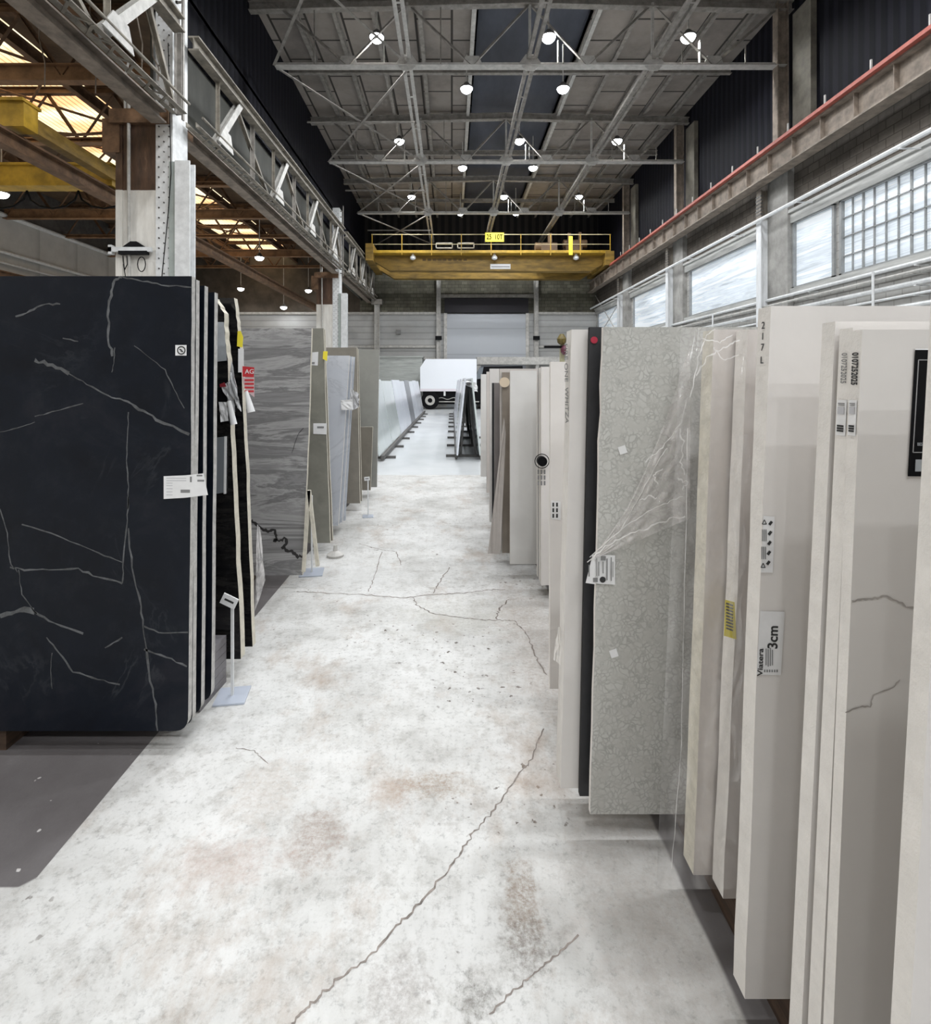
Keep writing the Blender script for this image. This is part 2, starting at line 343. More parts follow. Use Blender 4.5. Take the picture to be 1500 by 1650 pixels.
# ------------------------------------------------------------------ the setting
HY0, HY1 = -13.0, 33.0; XL, XR = -4.75, 9.05
fl = G(); fl.quadgrid([(-17.4,HY0,0),(XR+.2,HY0,0),(XR+.2,HY1,0),(-17.4,HY1,0)], [(0,1,2,3)])
cracks = [([(470,1650),(505,1612),(540,1582),(600,1536),(640,1492),(680,1450),(732,1390),(760,1346),(788,1314),(824,1266),(856,1222),(876,1174)], .011),
 ([(788,1634),(840,1586),(880,1554),(932,1506)], .008), ([(478,953),(534,956),(598,959),(650,963),(698,958),(743,956),(780,951),(814,950)], .018),
 ([(698,956),(708,938),(724,914)], .014), ([(665,963),(672,975),(695,988),(732,994),(769,998),(803,999),(829,1001),(848,1020),(863,1057),(881,1087)], .014),
 ([(616,889),(601,934),(594,953)], .012), ([(579,876),(616,886),(639,889),(646,910)], .014), ([(801,998),(803,984),(820,966)], .02), ([(380,1205),(410,1210),(432,1230)], .007)]
for i, (pts, w) in enumerate(cracks):
    fl.ribbon([FP(x, y, .0008) for x, y in pts], w*.55, (0,0,1), 1, jit=w*.55, sub=9, seed=i)
CRACK = mat('crack_dirt', (.26,.225,.20), .9, 0, .6, 30)
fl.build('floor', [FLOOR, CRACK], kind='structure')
# roof over the hall and the side bay
G().box(XL-.75, 0.75, HY0, HY1, 11.98, 12.1).build('ceiling', DECK, kind='structure')
G().box(3.95, XR+.6, HY0, HY1, 11.98, 12.1).build('ceiling', DECK, kind='structure')
G().box(.75, 3.95, HY0, HY1, 12.25, 12.35).box(.70, .75, HY0, HY1, 11.98, 12.35).box(3.95, 4.0, HY0, HY1, 11.98, 12.35).build('ceiling', DECK_D, kind='structure')
ROOFL = mat('brown_roof_sheet', (.13,.085,.05), .8, 0, .5, 1.5)
G().box(-17.4, -12.6, HY0, HY1, 9.5, 9.6).build('ceiling', ROOFL, kind='structure')
G().box(-9.9, -5.5, HY0, HY1, 9.5, 9.6).build('ceiling', ROOFL, kind='structure')
kk = NT('warm_translucent_sheet', .6); g = kk.geo(); pp = kk.sep(g)
fr = kk.math('FRACT', kk.math('MULTIPLY', pp[0], 6.0)); st = kk.ramp(fr, [(.0, .35), (.2, 1.0), (.8, 1.0), (1.0, .35)])
pan = kk.ramp(kk.noise(kk.mapping(g, (.3,.6,1)), 1.6, 2, .5), [(.35, (1.0,.52,.24)), (.48, (1.0,.76,.42)), (.6, (1.0,.88,.60))])
cc = kk.mix(1, pan, st, 'MULTIPLY'); kk.col(cc); kk.t.links.new(cc, kk.b.inputs['Emission Color']); kk.b.inputs['Emission Strength'].default_value = SKYLIGHT_E
sk = G().box(-12.6, -9.9, HY0, HY1, 9.52, 9.56).build('window_9', kk.m, kind='structure')
# left side
G().box(-17.5, -17.35, HY0, HY1, 0, 7.9).build('wall_left', SIDING_L, kind='structure')
G().box(-17.5, -17.35, HY0, HY1, 7.9, 9.6).build('wall_left', STEEL_D, kind='structure')
G().box(-5.62, -5.5, HY0, HY1, 8.5, 12.1).build('wall_left_upper', LOUVRE, kind='structure')
SHEET = mat('olive_grey_sheet', (.055,.055,.045), .7, 0, .5, 1.5, streak=(1,1,.3))
G().box(-5.66, -5.6, 9.9, HY1, 6.6, 8.5).build('wall_left_middle', SHEET, kind='structure')
# right side
G().box(XR, XR+.3, HY0, HY1, 0, 4.0).build('wall_right', BLOCK_W, kind='structure')
G().box(XR, XR+.3, HY0, HY1, 5.9, 7.6).build('wall_right_middle', BLOCK_R, kind='structure')
G().box(XR+.1, XR+.3, HY0, HY1, 7.6, 12.1).build('wall_right_upper', LOUVRE, kind='structure')
LINT = mat('pale_lintel', (.50,.50,.48), .6, 0, .4, 3, streak=(1,.3,3))
G().box(XR-.10, XR, HY0, HY1, 5.72, 5.98).box(XR-.16, XR, HY0, HY1, 5.98, 6.06).build('trim_1', LINT, kind='structure')
G().box(XR-.12, XR, HY0, HY1, 3.86, 3.98).build('trim_2', LINT, kind='structure')
kk = NT('frosted_pane', .35); g = kk.geo(); pp = kk.sep(g)
n1 = kk.noise(kk.mapping(g, (1,.12,2.6), rot=(.06,0,0)), 2.0, 5, .6, .4)
cc = kk.ramp(n1, [(.36, (.36,.42,.47)), (.44, (.72,.79,.86)), (.50, (.50,.57,.63)), (.56, (.92,.97,1.0)), (.66, (.80,.87,.93)), (.72, (.46,.52,.58))])  # streaks paint reflections and bars into the pane colour
kk.col((kk.mix(.5, cc, (.6,.62,.64)))); kk.t.links.new(cc, kk.b.inputs['Emission Color']); kk.b.inputs['Emission Strength'].default_value = PANE_E; PANE = kk.m
FRM = mat('window_frame_grey', (.30,.31,.31), .5, 0, .2, 8)
wi = 0
def window(y0, y1, grid):
    global wi
    wi += 1
    w = G().box(XR+.02, XR+.06, y0, y1, 3.98, 5.74).build('window_%d' % wi, PANE, kind='structure')
    f = G().box(XR-.06, XR+.08, y0, y0+.07, 3.98, 5.74).box(XR-.06, XR+.08, y1-.07, y1, 3.98, 5.74).box(XR-.06, XR+.08, y0, y1, 3.98, 4.03).box(XR-.06, XR+.08, y0, y1, 5.69, 5.74)
    if grid:
        y = y0+.3; i = 0
        while y < y1-.1:
            t = .02 if i % 4 else .035
            f.box(XR-.02, XR+.06, y-t/2, y+t/2, 4.0, 5.72); y += .305; i += 1
        for z in (4.42, 4.86, 5.30): f.box(XR-.02, XR+.06, y0, y1, z-.012, z+.012)
    f.build('window_frame', FRM, w)
window(21.75, 26.2, False); window(15.35, 20.0, False); window(12.42, 13.95, False); window(5.2, 12.25, True); window(-6, 4.0, True); window(28.2, 32.6, False)
for a, b in ((26.2,28.2),(20.0,21.75),(13.95,15.35),(4.0,5.2),(12.25,12.42),(32.6,33),(-13,-6)):
    G().box(XR, XR+.3, a, b, 3.98, 5.9).build('wall_right_pier', BLOCK_W, kind='structure')
# far end wall
G().box(-17.5, XR+.3, HY1, HY1+.3, 0, 5.8).build('wall_far', SIDING, kind='structure')
G().box(XL-1, XR+.3, HY1, HY1+.3, 5.8, 8.3).build('wall_far_middle', BLOCK_E, kind='structure')
G().box(XL-1, XR+.3, HY1, HY1+.3, 8.3, 12.3).build('wall_far_upper', DARKX, kind='structure')
G().box(-17.5, XL-1, HY1, HY1+.3, 5.8, 9.6).build('wall_far_upper', mat('dark_brown_end', (.10,.08,.06), .8, 0, .5, 1.2), kind='structure')
G().box(-17.5, XR+.3, HY0-.3, HY0, 0, 12.3).build('wall_back', SIDING, kind='structure')
DOORM = mat('roll_up_door_grey', (.44,.46,.49), .5, 0, .08, 2)
kk = NT('rolling_door', .5); g = kk.geo(); pp = kk.sep(g)
e = kk.ramp(kk.math('FRACT', kk.math('MULTIPLY', pp[2], .62)), [(.0, .75), (.03, 1.0), (.97, 1.0), (1.0, .75)])
kk.col(kk.mix(1, (.43,.45,.48), e, 'MULTIPLY')); 
dr = G().box(-.3, 4.6, HY1-.12, HY1-.02, 0, 5.75).build('door_1', kk.m, kind='structure')
G().box(-.5, -.3, HY1-.2, HY1, 0, 5.8).box(4.6, 4.8, HY1-.2, HY1, 0, 5.8).build('door_frame', STEEL_L, dr)
G().box(-.45, 4.75, HY1-.25, HY1, 5.82, 6.7).build('door_void', mat('door_void_shade', (.02,.018,.022), .8), dr)  # near-black box painting the shade of the gap above the door
t = G()
t.box(-.85, 5.3, HY1-.3, HY1, 6.75, 6.95); t.build('trim_3', STEEL, kind='structure')
for i, z in enumerate((5.8, 3.72, 2.98)):
    G().box(-17.3, -1.0, HY1-.12, HY1, z-.07, z+.07).box(5.4, XR, HY1-.12, HY1, z-.07, z+.07).build('trim_%d' % (i+4), STEEL_L, kind='structure')

# ------------------------------------------------------------------ steel over the hall
TY = [-4.4, 1.8, 8.0, 14.2, 20.4, 26.6]
BN = [-2.8, .55, 3.65, 7.05]; TN = [XL, -1.2, 2.1, 5.4, 8.9]; ZB, ZT = 10.06, 11.72
def build_truss(y, label):
    r = thing('roof_truss', (2.1, y, ZB), label, 'roof truss', 'roof trusses across the hall')
    G().angle((XL, y-.06, ZB), (8.95, y-.06, ZB), .12, .02).angle((8.95, y+.06, ZB), (XL, y+.06, ZB), .12, .02).build('bottom_chord', STEEL_L, r)
    tc = G()
    tc.ibeam((XL-.7, y, ZT-.12), (2.1, y, ZT+.06), .2, .24); tc.ibeam((2.1, y, ZT+.06), (9.4, y, ZT-.12), .2, .24); tc.build('top_chord', STEEL, r)
    for i, b in enumerate(BN):
        G().angle((TN[i], y, ZT), (b, y, ZB), .07).build('web_diagonal', STEEL, r)
        G().angle((b, y, ZB), (TN[i+1], y, ZT), .07).build('web_diagonal', STEEL, r)
        G().prism([(b-.28, ZB-.02), (b+.28, ZB-.02), (b+.18, ZB+.24), (b-.18, ZB+.24)], y-.008, y+.008).build('gusset_plate', STEEL_L, r)
    for x in TN[1:4]:
        G().angle((x, y, ZB), (x, y, ZT), .06).build('post', STEEL_L, r)
        G().prism([(x-.3, ZB), (x-.12, ZB-.2), (x+.12, ZB-.2), (x+.3, ZB), (x+.12, ZB+.24), (x-.12, ZB+.24)], y-.075, y-.06).build('gusset_plate', STEEL_L, r)
    for x in (-3.7, -.3, 3.0, 6.2, 7.9):
        G().bar((x, y, ZB), (x, y, ZB+.55 if x > 0 else ZT), .03, .03).build('hanger', STEEL, r)
    return r
tl = {8.0: 'steel roof truss just above the top edge of the view', 14.2: 'nearest steel roof truss in view, three lamps along it', 20.4: 'middle steel roof truss of the three in view', 26.6: 'farthest steel roof truss, just before the yellow crane'}
tr0 = build_truss(14.2, tl[14.2])
for y in (8.0, 20.4, 26.6): dup(tr0, (0, y-14.2, 0), tl[y])
# ties along the hall
tie_l = {-1.22: 'double steel tie running along the hall under the roof, leftmost', 2.15: 'double steel tie running down the middle of the hall roof', 5.5: 'double steel tie running along the hall under the roof, rightmost'}
for x, l in tie_l.items():
    g = G()
    for o in (-.09, .09): g.angle((x+o, 3, ZB+.16), (x+o, 32.8, ZB+.16), .09, .015)
    for y in range(4, 32, 2): g.box(x-.1, x+.1, y, y+.06, ZB+.11, ZB+.125)
    tag(g.build('longitudinal_tie', STEEL_L if x < 0 else STEEL), l, 'steel tie', 'ties along the hall')
# crossed bracing in the left strip of each bay
for a, b, nm in ((8.0,14.2,'nearest'),(14.2,20.4,'second'),(20.4,26.6,'third'),(26.6,32.8,'farthest')):
    r = thing('wind_bracing', (-3, (a+b)/2, ZB), 'crossed steel bracing under the roof beside the left truss wall, %s bay' % nm, 'bracing', 'crossed bracing on the left')
    G().angle((XL, a+.12, ZB+.02), (-1.22, b-.12, ZB+.02), .07).build('brace', STEEL, r); G().angle((XL, b-.12, ZB-.05), (-1.22, a+.12, ZB-.05), .07).build('brace', STEEL, r)
    G().angle((XL, (a+b)/2, ZB), (-1.22, (a+b)/2, ZB), .06).build('strut', STEEL, r)
# purlins
px_ = [-4.4, -3.3, -2.2, -.9, .62, 4.1, 5.2, 6.3, 7.4, 8.5]
names_ = ['farthest left of all', 'second from the left', 'third from the left', 'fourth from the left', 'at the left lip of the dark ridge strip', 'at the right lip of the dark ridge strip', 'fourth from the right', 'third from the right', 'second from the right', 'farthest right of all']
for x, l in zip(px_, names_):
    tag(G().ibeam((x, 6, 11.88), (x, 33, 11.88), .12, .18, .015).build('roof_purlin', STEEL_L if x in (.62, 4.1) else STEEL), 'steel purlin under the grey roof deck, '+l, 'purlin', 'roof purlins')
for i, y in enumerate((11.1, 17.3, 23.5, 29.7)):
    tag(G().ibeam((XL-.6, y, 11.72), (9.3, y, 11.72), .14, .2, .015).build('roof_rafter', STEEL), '%s rafter between trusses under the roof deck' % ['nearest','second','third','farthest'][i], 'rafter', 'rafters between the trusses')

# lamps
def high_bay(x, y, z, label, group, up=None, w=LAMP_W):
    r = thing('high_bay_light', (x, y, z), label, 'ceiling light', group)
    G().lathe((x, y, z), [(.205,.0),(.215,.02),(.20,.05),(.12,.08),(.09,.16),(.05,.2)], 24).build('lamp_housing', STEEL_D, r)
    G().lathe((x, y, z), [(.05,-.135),(.11,-.115),(.155,-.075),(.185,-.02),(.19,.0)], 24).build('lens', BULB, r)
    if up: G().tube((x, y, z+.19), (x, y, up), .02, 8).build('hanger', STEEL_L, r)
    l = bpy.data.lights.new('lamp_light', 'SPOT'); l.spot_size = math.radians(168); l.spot_blend = .35; l.energy = w; l.shadow_soft_size = .14; l.color = (.95,.975,1)
    lo = bpy.data.objects.new('lamp_light', l); COL.objects.link(lo); lo.parent = r; lo.location = (0, 0, -.16)
    return r
side = {-2.05: 'left', 2.64: 'middle', 6.45: 'right'}
row = {8.0: None, 1.8: None, -4.4: None, 14.2: 'nearest visible roof truss', 20.4: 'middle roof truss', 26.6: 'farthest roof truss'}
for y in TY+[-10.6]:
    for x in side:
        if row.get(y): l = '%s bright round lamp on the %s' % (side[x], row[y])
        else: l = '%s round lamp overhead, hung above the view %s' % (side[x], {8.0:'in front of the camera',1.8:'over the camera',-4.4:'behind the camera',-10.6:'at the back of the hall'}[y])
        o = high_bay(x, y+.2, 10.93, l, 'high bay lamps of the main hall', 11.99)
        if row.get(y): G().bar((x+.22, y, ZB+.05), (x+.22, y, 10.7), .09, .03).build('support_plate', STEEL_L, o)
    for x in (.47, 3.54):
        yy = y+2.6
        if yy < 9: where = {4.4:'in front of the camera',-1.8:'behind the camera',-8.0:'at the back of the hall',10.6:'x'}[round(yy, 1)] if round(yy, 1) in (4.4,-1.8,-8.0) else 'x'
        l = '%s of the pair of lamps hung just behind the %s' % ('left' if x < 1 else 'right', row[y]) if row.get(y) else '%s lamp of the ridge pair, %s' % ('left' if x < 1 else 'right', {8.0:'just above the view',1.8:'above the camera',-4.4:'behind the camera',-10.6:'at the back of the hall'}[y])
        high_bay(x, yy, 10.86, l, 'high bay lamps of the main hall', 12.26)
for (px, py, d, l) in ((388,465,31,'farthest left small lamp of the side bay'),(497,468,31.4,'small lamp of the side bay beside the second column'),(457,495,31.8,'lowest small lamp of the side bay'),(418,415,23,'small lamp of the side bay below the warm skylight'),(2,312,15.5,'small lamp at the left edge under the yellow crane')):
    q = P(px, py, d); high_bay(q.x, q.y, q.z, l, 'lamps of the side bay', 9.53, LAMP_W*(1.6 if px < 100 else .15))

for y in (3.0, -5.0): high_bay(-12.2, y, 7.2, 'added unseen fill lamp for the side bay, above and left of the view, %s' % ('beside the black slabs' if y > 0 else 'behind the camera'), 'lamps of the side bay', 9.53, LAMP_W*2.2)  # unseen lamps added to brighten the side bay's left wall
# longitudinal truss wall on the left
def zb(y): return 6.25+.016*(y-9.4)
def zt(y): return 7.75+.026*(y-9.4)
GRIM = mat('grimy_truss_steel', (.24,.215,.175), .65, 0, .55, 4, .3)
def ltruss(y0, y1, label, first=.9):
    r = thing('crane_truss', (XL, (y0+y1)/2, zb((y0+y1)/2)), label, 'truss', 'lattice girders between the left columns')
    L = y1-y0
    G().ibeam((XL, y0, zt(y0)), (XL, y1, zt(y1)), .2, .26, .03).build('top_chord', GRIM, r)
    b = G().angle((XL+.09, y0, zb(y0)), (XL+.09, y1, zb(y1)), .09, .015).angle((XL-.09, y0, zb(y0)), (XL-.09, y1, zb(y1)), .09, .015)
    yy = y0+.2
    while yy < y1-.5: b.bar((XL-.12, yy, zb(yy)-.05), (XL+.12, yy+.22, zb(yy)-.05), .04, .012).bar((XL+.12, yy+.22, zb(yy)-.05), (XL-.12, yy+.44, zb(yy)-.05), .04, .012); yy += .44
    b.tube((XL+.17, y0, zb(y0)+.12), (XL+.17, y1, zb(y1)+.12), .025); b.build('bottom_chord', GRIM, r)
    n = max(2, round((L-first)/3.35)+(0 if first > 1 else 1)) if first > 1 else max(2, round(L/3.35)); st = 3.35 if first > 1 else L/n
    for i in range(n):
        yb = y0+first+i*st; yt = yb+1.2; ye = min(yb+st, y1)
        G().ibeam((XL, yb, zb(yb)+.05), (XL, min(yt, y1), zt(yt)-.08), .15, .13, .02, up=(1,0,0)).build('web_strut', STEEL_L, r)
        G().ibeam((XL-.1, yt, zt(yt)-.08), (XL-.1, ye, zb(ye)+.05), .07, .09, .015, up=(1,0,0)).build('web_diagonal', GRIM, r)
        G().angle((XL-.02, yb+.15, zt(yb)-.1), (XL-.02, yb+.15, zb(yb)), .06).build('web_post', GRIM, r)
        G().angle((XL-.05, yt+.9, zt(yt+.9)-.08), (XL-.05, yt+.9, zb(yt+.9)), .08).build('web_post', STEEL, r)
        g = G().prism([(-.35, 0), (.35, 0), (.22, .34), (-.12, .34)], 0, .02)
        g.v = [Vector((XL+.16+v.y, yb+.1+v.x, zb(yb)+v.z)) for v in g.v]; g.build('gusset_plate', STEEL_L, r)
ltruss(2.0, 9.2, 'grimy lattice girder above the black slabs, nearest to the camera', 1.8)
ltruss(9.7, 23.1, 'long grey lattice girder between the first and second left columns')
ltruss(23.6, 32.35, 'far lattice girder ending beside the yellow crane')
for a, b, l in ((-3, 9.2, 'nearest, ending at the riveted column'), (9.9, 23.1, 'between the two riveted columns'), (23.6, 32.9, 'farthest, beyond the second column')):
    g = G().ibeam((XL-.36, a, zb(a)-.06), (XL-.36, b, zb(b)-.10), .26, .22, .03)
    g.bar((XL-.36, a, zb(a)+.08), (XL-.36, b, zb(b)+.04), .05, .06)
    tag(g.build('runway_beam', TAN), 'brown runway beam below the left lattice girder, '+l, 'steel beam', 'runway beams on the left')

# columns on the left
kk = NT('column_paint', .55); g = kk.geo(); pp = kk.sep(g); n = kk.noise(kk.mapping(g, (3,3,.6)), 3, 7, .7)
h = kk.smooth(kk.math('ADD', pp[2], kk.math('MULTIPLY', n, .02)), 4.94, 4.96)
lo_ = kk.ramp(n, [(.3, (.60,.575,.53)), (.6, (.74,.72,.67))]); hi_ = kk.ramp(n, [(.35, (.05,.028,.02)), (.6, (.11,.06,.035)), (.75, (.22,.14,.09))])
kk.col(kk.mix(h, lo_, hi_)); COLP = kk.m
def lcolumn(y, label, k=1.0, cap=True):
    r = thing('riveted_column', (-5.4, y+.3, 0), label, 'column', 'riveted columns on the left')
    G().box(-5.95, -5.22, y, y+.7, 0, 6.1).box(-5.98, -5.86, y-.02, y+.72, 0, 6.1).build('shaft', COLP, r)
    g = G().box(-5.26, -4.96, y-.03, y+.5, 0, 9.2, 0)
    z = .3
    while z < 9:
        for x in (-5.2, -5.02): g.tube((x+random.uniform(-.006,.006), y-.03, z), (x, y-.045, z), .014, 8, 1)
        g.tube((-5.11, y-.03, z+.09), (-5.11, y-.045, z+.09), .012, 8, 1); z += .18
    g.build('riveted_flange', [WHITE, STEEL_D], r)
    g = G()
    for z in range(0, 12): g.box(-4.94, -4.90, y+.02, y+.06, 6.3+z*.25, 6.34+z*.25); g.box(-4.93, -4.80, y+.02, y+.05, 6.3+z*.25, 6.33+z*.25)
    g.box(-4.82, -4.79, y, y+.06, 6.2, 9.3); g.build('ladder', STEEL, r)
    G().ibeam((-4.74, y-.02, 0), (-4.74, y-.02, 5.42), .26, .22, .03, up=(0,1,0)).build('side_post', WHITE, r)
    G().box(-5.0, -4.86, y-.08, y-.02, 0, 5.42).build('cover_channel', mat('grey_channel', (.36,.40,.38), .5, 0, .15, 5), r)
    g = G().path([(-5.72, y-.06, 6.6), (-5.72, y-.06, 4.9), (-5.70, y-.06, 2.4)], .028)
    g.path([(-5.72, y-.06, 7.2), (-5.8, y-.06, 6.9), (-5.78, y-.06, 6.2)], .02); g.build('conduit', STEEL_L, r)
    if cap:
        G().box(-6.05, -5.3, y-.12, y-.06, 3.82, 3.90).box(-6.05, -5.99, y-.12, y-.02, 3.78, 3.94).build('bracket_bar', WHITE, r)
        G().box(-5.86, -5.36, y-.14, y-.05, 3.77, 3.83).prism([(-5.8, 3.9), (-5.4, 3.9), (-5.55, 4.0), (-5.66, 4.0)], y-.12, y-.06).build('lamp_tray', BLACK, r)
        g = G(); c = Vector((-5.47, y-.1, 3.6))
        g.path([c+Vector((.07*math.cos(a*math.pi/7), 0, .13*math.sin(a*math.pi/7))) for a in range(15)], .008, 6)
        g.path([(-5.8, y-.1, 3.75), (-5.77, y-.1, 3.5), (-5.72, y-.1, 3.6), (-5.73, y-.1, 3.75)], .008, 6); g.path([(-5.79, y-.1, 3.6), (-5.74, y-.1, 3.3)], .007, 6)
        g.path([(-5.0, y-.1, 7.5), (-4.95, y-.1, 5.2), (-5.0, y-.1, 4.5), (-5.15, y-.1, 3.0)], .008, 6)
        g.build('hanging_cable', BLACK, r)
    G().box(-6.05, -5.0, y-.1, y+.8, 6.1, 6.35).box(-6.2, -5.9, y-.05, y+.75, 5.6, 6.2).build('cap_bracket', RUST_SKYLIT, r)
    return r
lcolumn(9.4, 'tall riveted steel column behind the black slabs, brown above and cream below')
lcolumn(23.3, 'second riveted steel column rising behind the blue-white slabs', cap=False)
r = thing('end_column', (-4.6, 32.6, 0), 'pale steel column in the far left corner of the hall', 'column')
G().ibeam((-4.62, 32.6, 0), (-4.62, 32.6, 6.3), .3, .3, .03).build('shaft', STEEL_L, r); G().box(-4.95, -4.3, 32.4, 32.8, 6.3, 6.6).build('cap_bracket', STEEL, r)

# side bay
for i, y in enumerate((11.1, 14.2, 17.3, 20.4, 23.5, 26.6, 29.7)):
    r = thing('side_bay_truss', (-11, y, 8.0), 'brown cross truss under the side bay roof, %s from the camera' % ['first','second','third','fourth','fifth','sixth','seventh'][i], 'truss', 'rusty trusses of the side bay')
    big = i in (0, 3, 5)
    G().ibeam((-17.3, y, 8.0), (-5.7, y, 8.0), .2, .36 if big else .14, .03).build('bottom_chord', mat('skylit_orange_brown_steel', (.27,.15,.075), .7, 0, .5, 3), r)  # orange light of the skylight painted into the chord's brown
    G().ibeam((-17.3, y, 9.35), (-5.7, y, 9.35), .15, .18, .02).build('top_chord', RUST_SKYLIT, r)
    x = -17.2
    while x < -6.5:
        G().angle((x, y, 8.0), (x+.9, y, 9.3), .07).build('web_diagonal', RUST_SKYLIT, r); G().angle((x+.9, y, 9.3), (x+1.8, y, 8.0), .07).build('web_diagonal', RUST_SKYLIT, r); x += 1.8
for x, l in ((-15, 'farthest left'), (-12.7, 'left of the skylight'), (-9.7, 'right of the skylight'), (-7.6, 'nearest the columns')):
    tag(G().ibeam((x, 4, 9.1), (x, 33, 9.1), .16, .28, .02).build('side_bay_beam', RUST_SKYLIT), 'rusty lengthwise beam under the side bay roof, '+l, 'steel beam', 'lengthwise beams of the side bay')
for i, y in enumerate((9.5, 12.6, 15.7, 18.8, 21.9, 25)):
    r = thing('roof_rod_bracing', (-10, y, 8.6), 'thin crossed rods under the skylight of the side bay, %s' % ['nearest','second','third','fourth','fifth','farthest'][i], 'bracing', 'rod bracing of the side bay')
    for s_ in (0, 1): G().tube((-13 if s_ else -9.5, y, 9.2), (-9.5 if s_ else -13, y+3.1, 9.0), .035, 6).build('rod', RUST_SKYLIT, r)
tag(G().ibeam((-7.25, 3, 5.46), (-7.25, 33, 5.46), .2, .26, .02).bar((-7.25, 3, 5.62), (-7.25, 33, 5.62), .06, .06).build('side_runway_beam', RUST_SKYLIT), 'dark brown crane runway beam inside the side bay', 'steel beam')
tag(G().ibeam((-16.6, 3, 5.43), (-16.6, 33, 5.43), .3, .36, .03).build('side_runway_beam', RUST_SKYLIT), 'brown crane runway beam against the far left wall', 'steel beam')
for i, (x, z) in enumerate(((-17.25, 7.95), (-17.2, 6.5), (-17.2, 6.1))):
    tag(G().tube((x, 0, z), (x, 33, z), .09-.02*i, 8).build('wall_pipe', WHITE), 'white pipe along the far left wall, %s' % ['topmost','middle one','lowest'][i], 'pipe', 'pipes on the far left wall')
r = thing('yellow_overhead_crane', (-11.5, 10, 5.66), 'yellow overhead crane at the left edge in the side bay', 'crane')
G().box(-16.6, -6.98, 8.6, 8.9, 5.70, 6.12).box(-16.6, -6.96, 8.55, 8.95, 6.10, 6.15).build('girder', YELLOW, r)
G().box(-16.6, -7.15, 11.1, 11.45, 5.66, 6.1).box(-16.6, -7.15, 11.05, 11.5, 6.08, 6.13).build('girder', YELLOW, r)
G().box(-7.30, -7.10, 8.95, 11.9, 5.78, 6.02).build('end_truck', YELLOW_D, r); G().box(-16.75, -16.5, 8.2, 11.9, 5.72, 6.02).build('end_truck', YELLOW_D, r)
g = G()
for i in range(8):
    x0 = -8-1.1*i; g.path([(x0+.55*(1-math.cos(t*math.pi/6))/1, 11.3, 5.62-.38*math.sin(t*math.pi/6)) for t in range(7)], .02, 6)
g.build('festoon_cable', BLACK, r)

for i, (px, py0, py1, d) in enumerate(((63,62,140,10.4),(145,85,150,10.6),(219,20,120,9.0),(246,90,130,9.3))):
    a = P(px, py0, d); b = P(px+9, py1, d); m_ = a.lerp(b, .5)+Vector((.06, 0, 0))
    tag(G().path([a+Vector((0,0,1.2)), a, m_, b], .012, 6).build('hanging_cable', BLACK if i > 3 else TAN), ['thin cable hanging at the upper left, leftmost','second thin cable hanging at the upper left','thin cable hanging beside the riveted column, higher one','short cable hanging beside the riveted column','black cable loop right of the riveted column, nearer','black cable loop right of the riveted column, farther'][i], 'cable', 'cables hanging on the left')
for i, z in enumerate((7.25, 7.5)):
    tag(G().path([(-16+1.2*k_, 12.0+i*.5, z-.12*math.sin(k_*1.3)) for k_ in range(9)], .03, 6).build('cross_pipe', RUST_SKYLIT), ['lower','upper'][i]+' rusty pipe crossing the side bay above the yellow crane', 'pipe', 'rusty pipes of the side bay')
# right side steel
kk = NT('wall_column_paint', .55); g = kk.geo(); pp = kk.sep(g); n = kk.noise(kk.mapping(g, (3,3,.6)), 3, 7, .7)
h = kk.smooth(kk.math('ADD', pp[2], kk.math('MULTIPLY', n, .15)), 6.1, 6.2)
kk.col(kk.mix(h, kk.ramp(n, [(.3, (.55,.56,.56)), (.6, (.72,.73,.74))]), kk.ramp(n, [(.35, (.09,.075,.06)), (.7, (.26,.23,.19))]))); RCOL = kk.m
for i, y in enumerate((8.2, 14.4, 20.75, 27.0)):
    l = ['just outside the right edge', 'nearest in view beside the gridded window', 'second, between the two plain windows', 'farthest, near the yellow crane'][i]
    r = thing('wall_column', (8.9, y, 0), 'tall wall column on the right, '+l, 'column', 'columns on the right wall')
    G().ibeam((8.78, y+.45, 0), (8.78, y+.45, 6.9), .22, .3, .03, up=(1,0,0)).build('shaft', RCOL, r)
    G().box(8.88, 9.05, y-.45, y+.45, 0, 7.6).build('pier', BLOCK_W if False else mat('concrete_pier', (.33,.32,.30), .8, 0, .4, 2, .2), r)
    G().ibeam((8.85, y-.2, 7.6), (8.85, y-.2, 11.7), .22, .3, .03, up=(1,0,0)).build('upper_post', TAN, r)
    G().box(8.98, 9.13, y-1.2, y-.5, 7.7, 11.2).build('upper_pier', mat('tan_pier', (.17,.155,.125), .8, 0, .4, 3, .2), r)
    g = G()
    for z in range(6): g.box(8.62, 8.68, y+.33, y+.57, 6.2+z*.1, 6.24+z*.1)
    g.build('lacing', STEEL_D, r)
g = G().ibeam((8.5, -5, 7.28), (8.5, 32.5, 7.28), .34, .62, .035)
for y in range(-4, 32): g.box(8.38, 8.6, y*1.0, y+.015, 7.0, 7.56)
tag(g.build('crane_runway_girder', TAN), 'grimy tan crane girder below the red rail on the right wall', 'steel beam')
r = thing('conductor_rail', (8.25, 14, 7.6), 'long red power rail running along the right wall', 'rail')
G().box(8.26, 8.34, -4, 27.6, 7.60, 7.70).box(8.22, 8.38, -4, 27.6, 7.591, 7.60).build('rail', RED, r)
for i in range(14): G().box(8.34, 8.37, 9.2+i*1.3, 9.23+i*1.3, 7.6, 7.95).build('stub_post', STEEL_L, r)
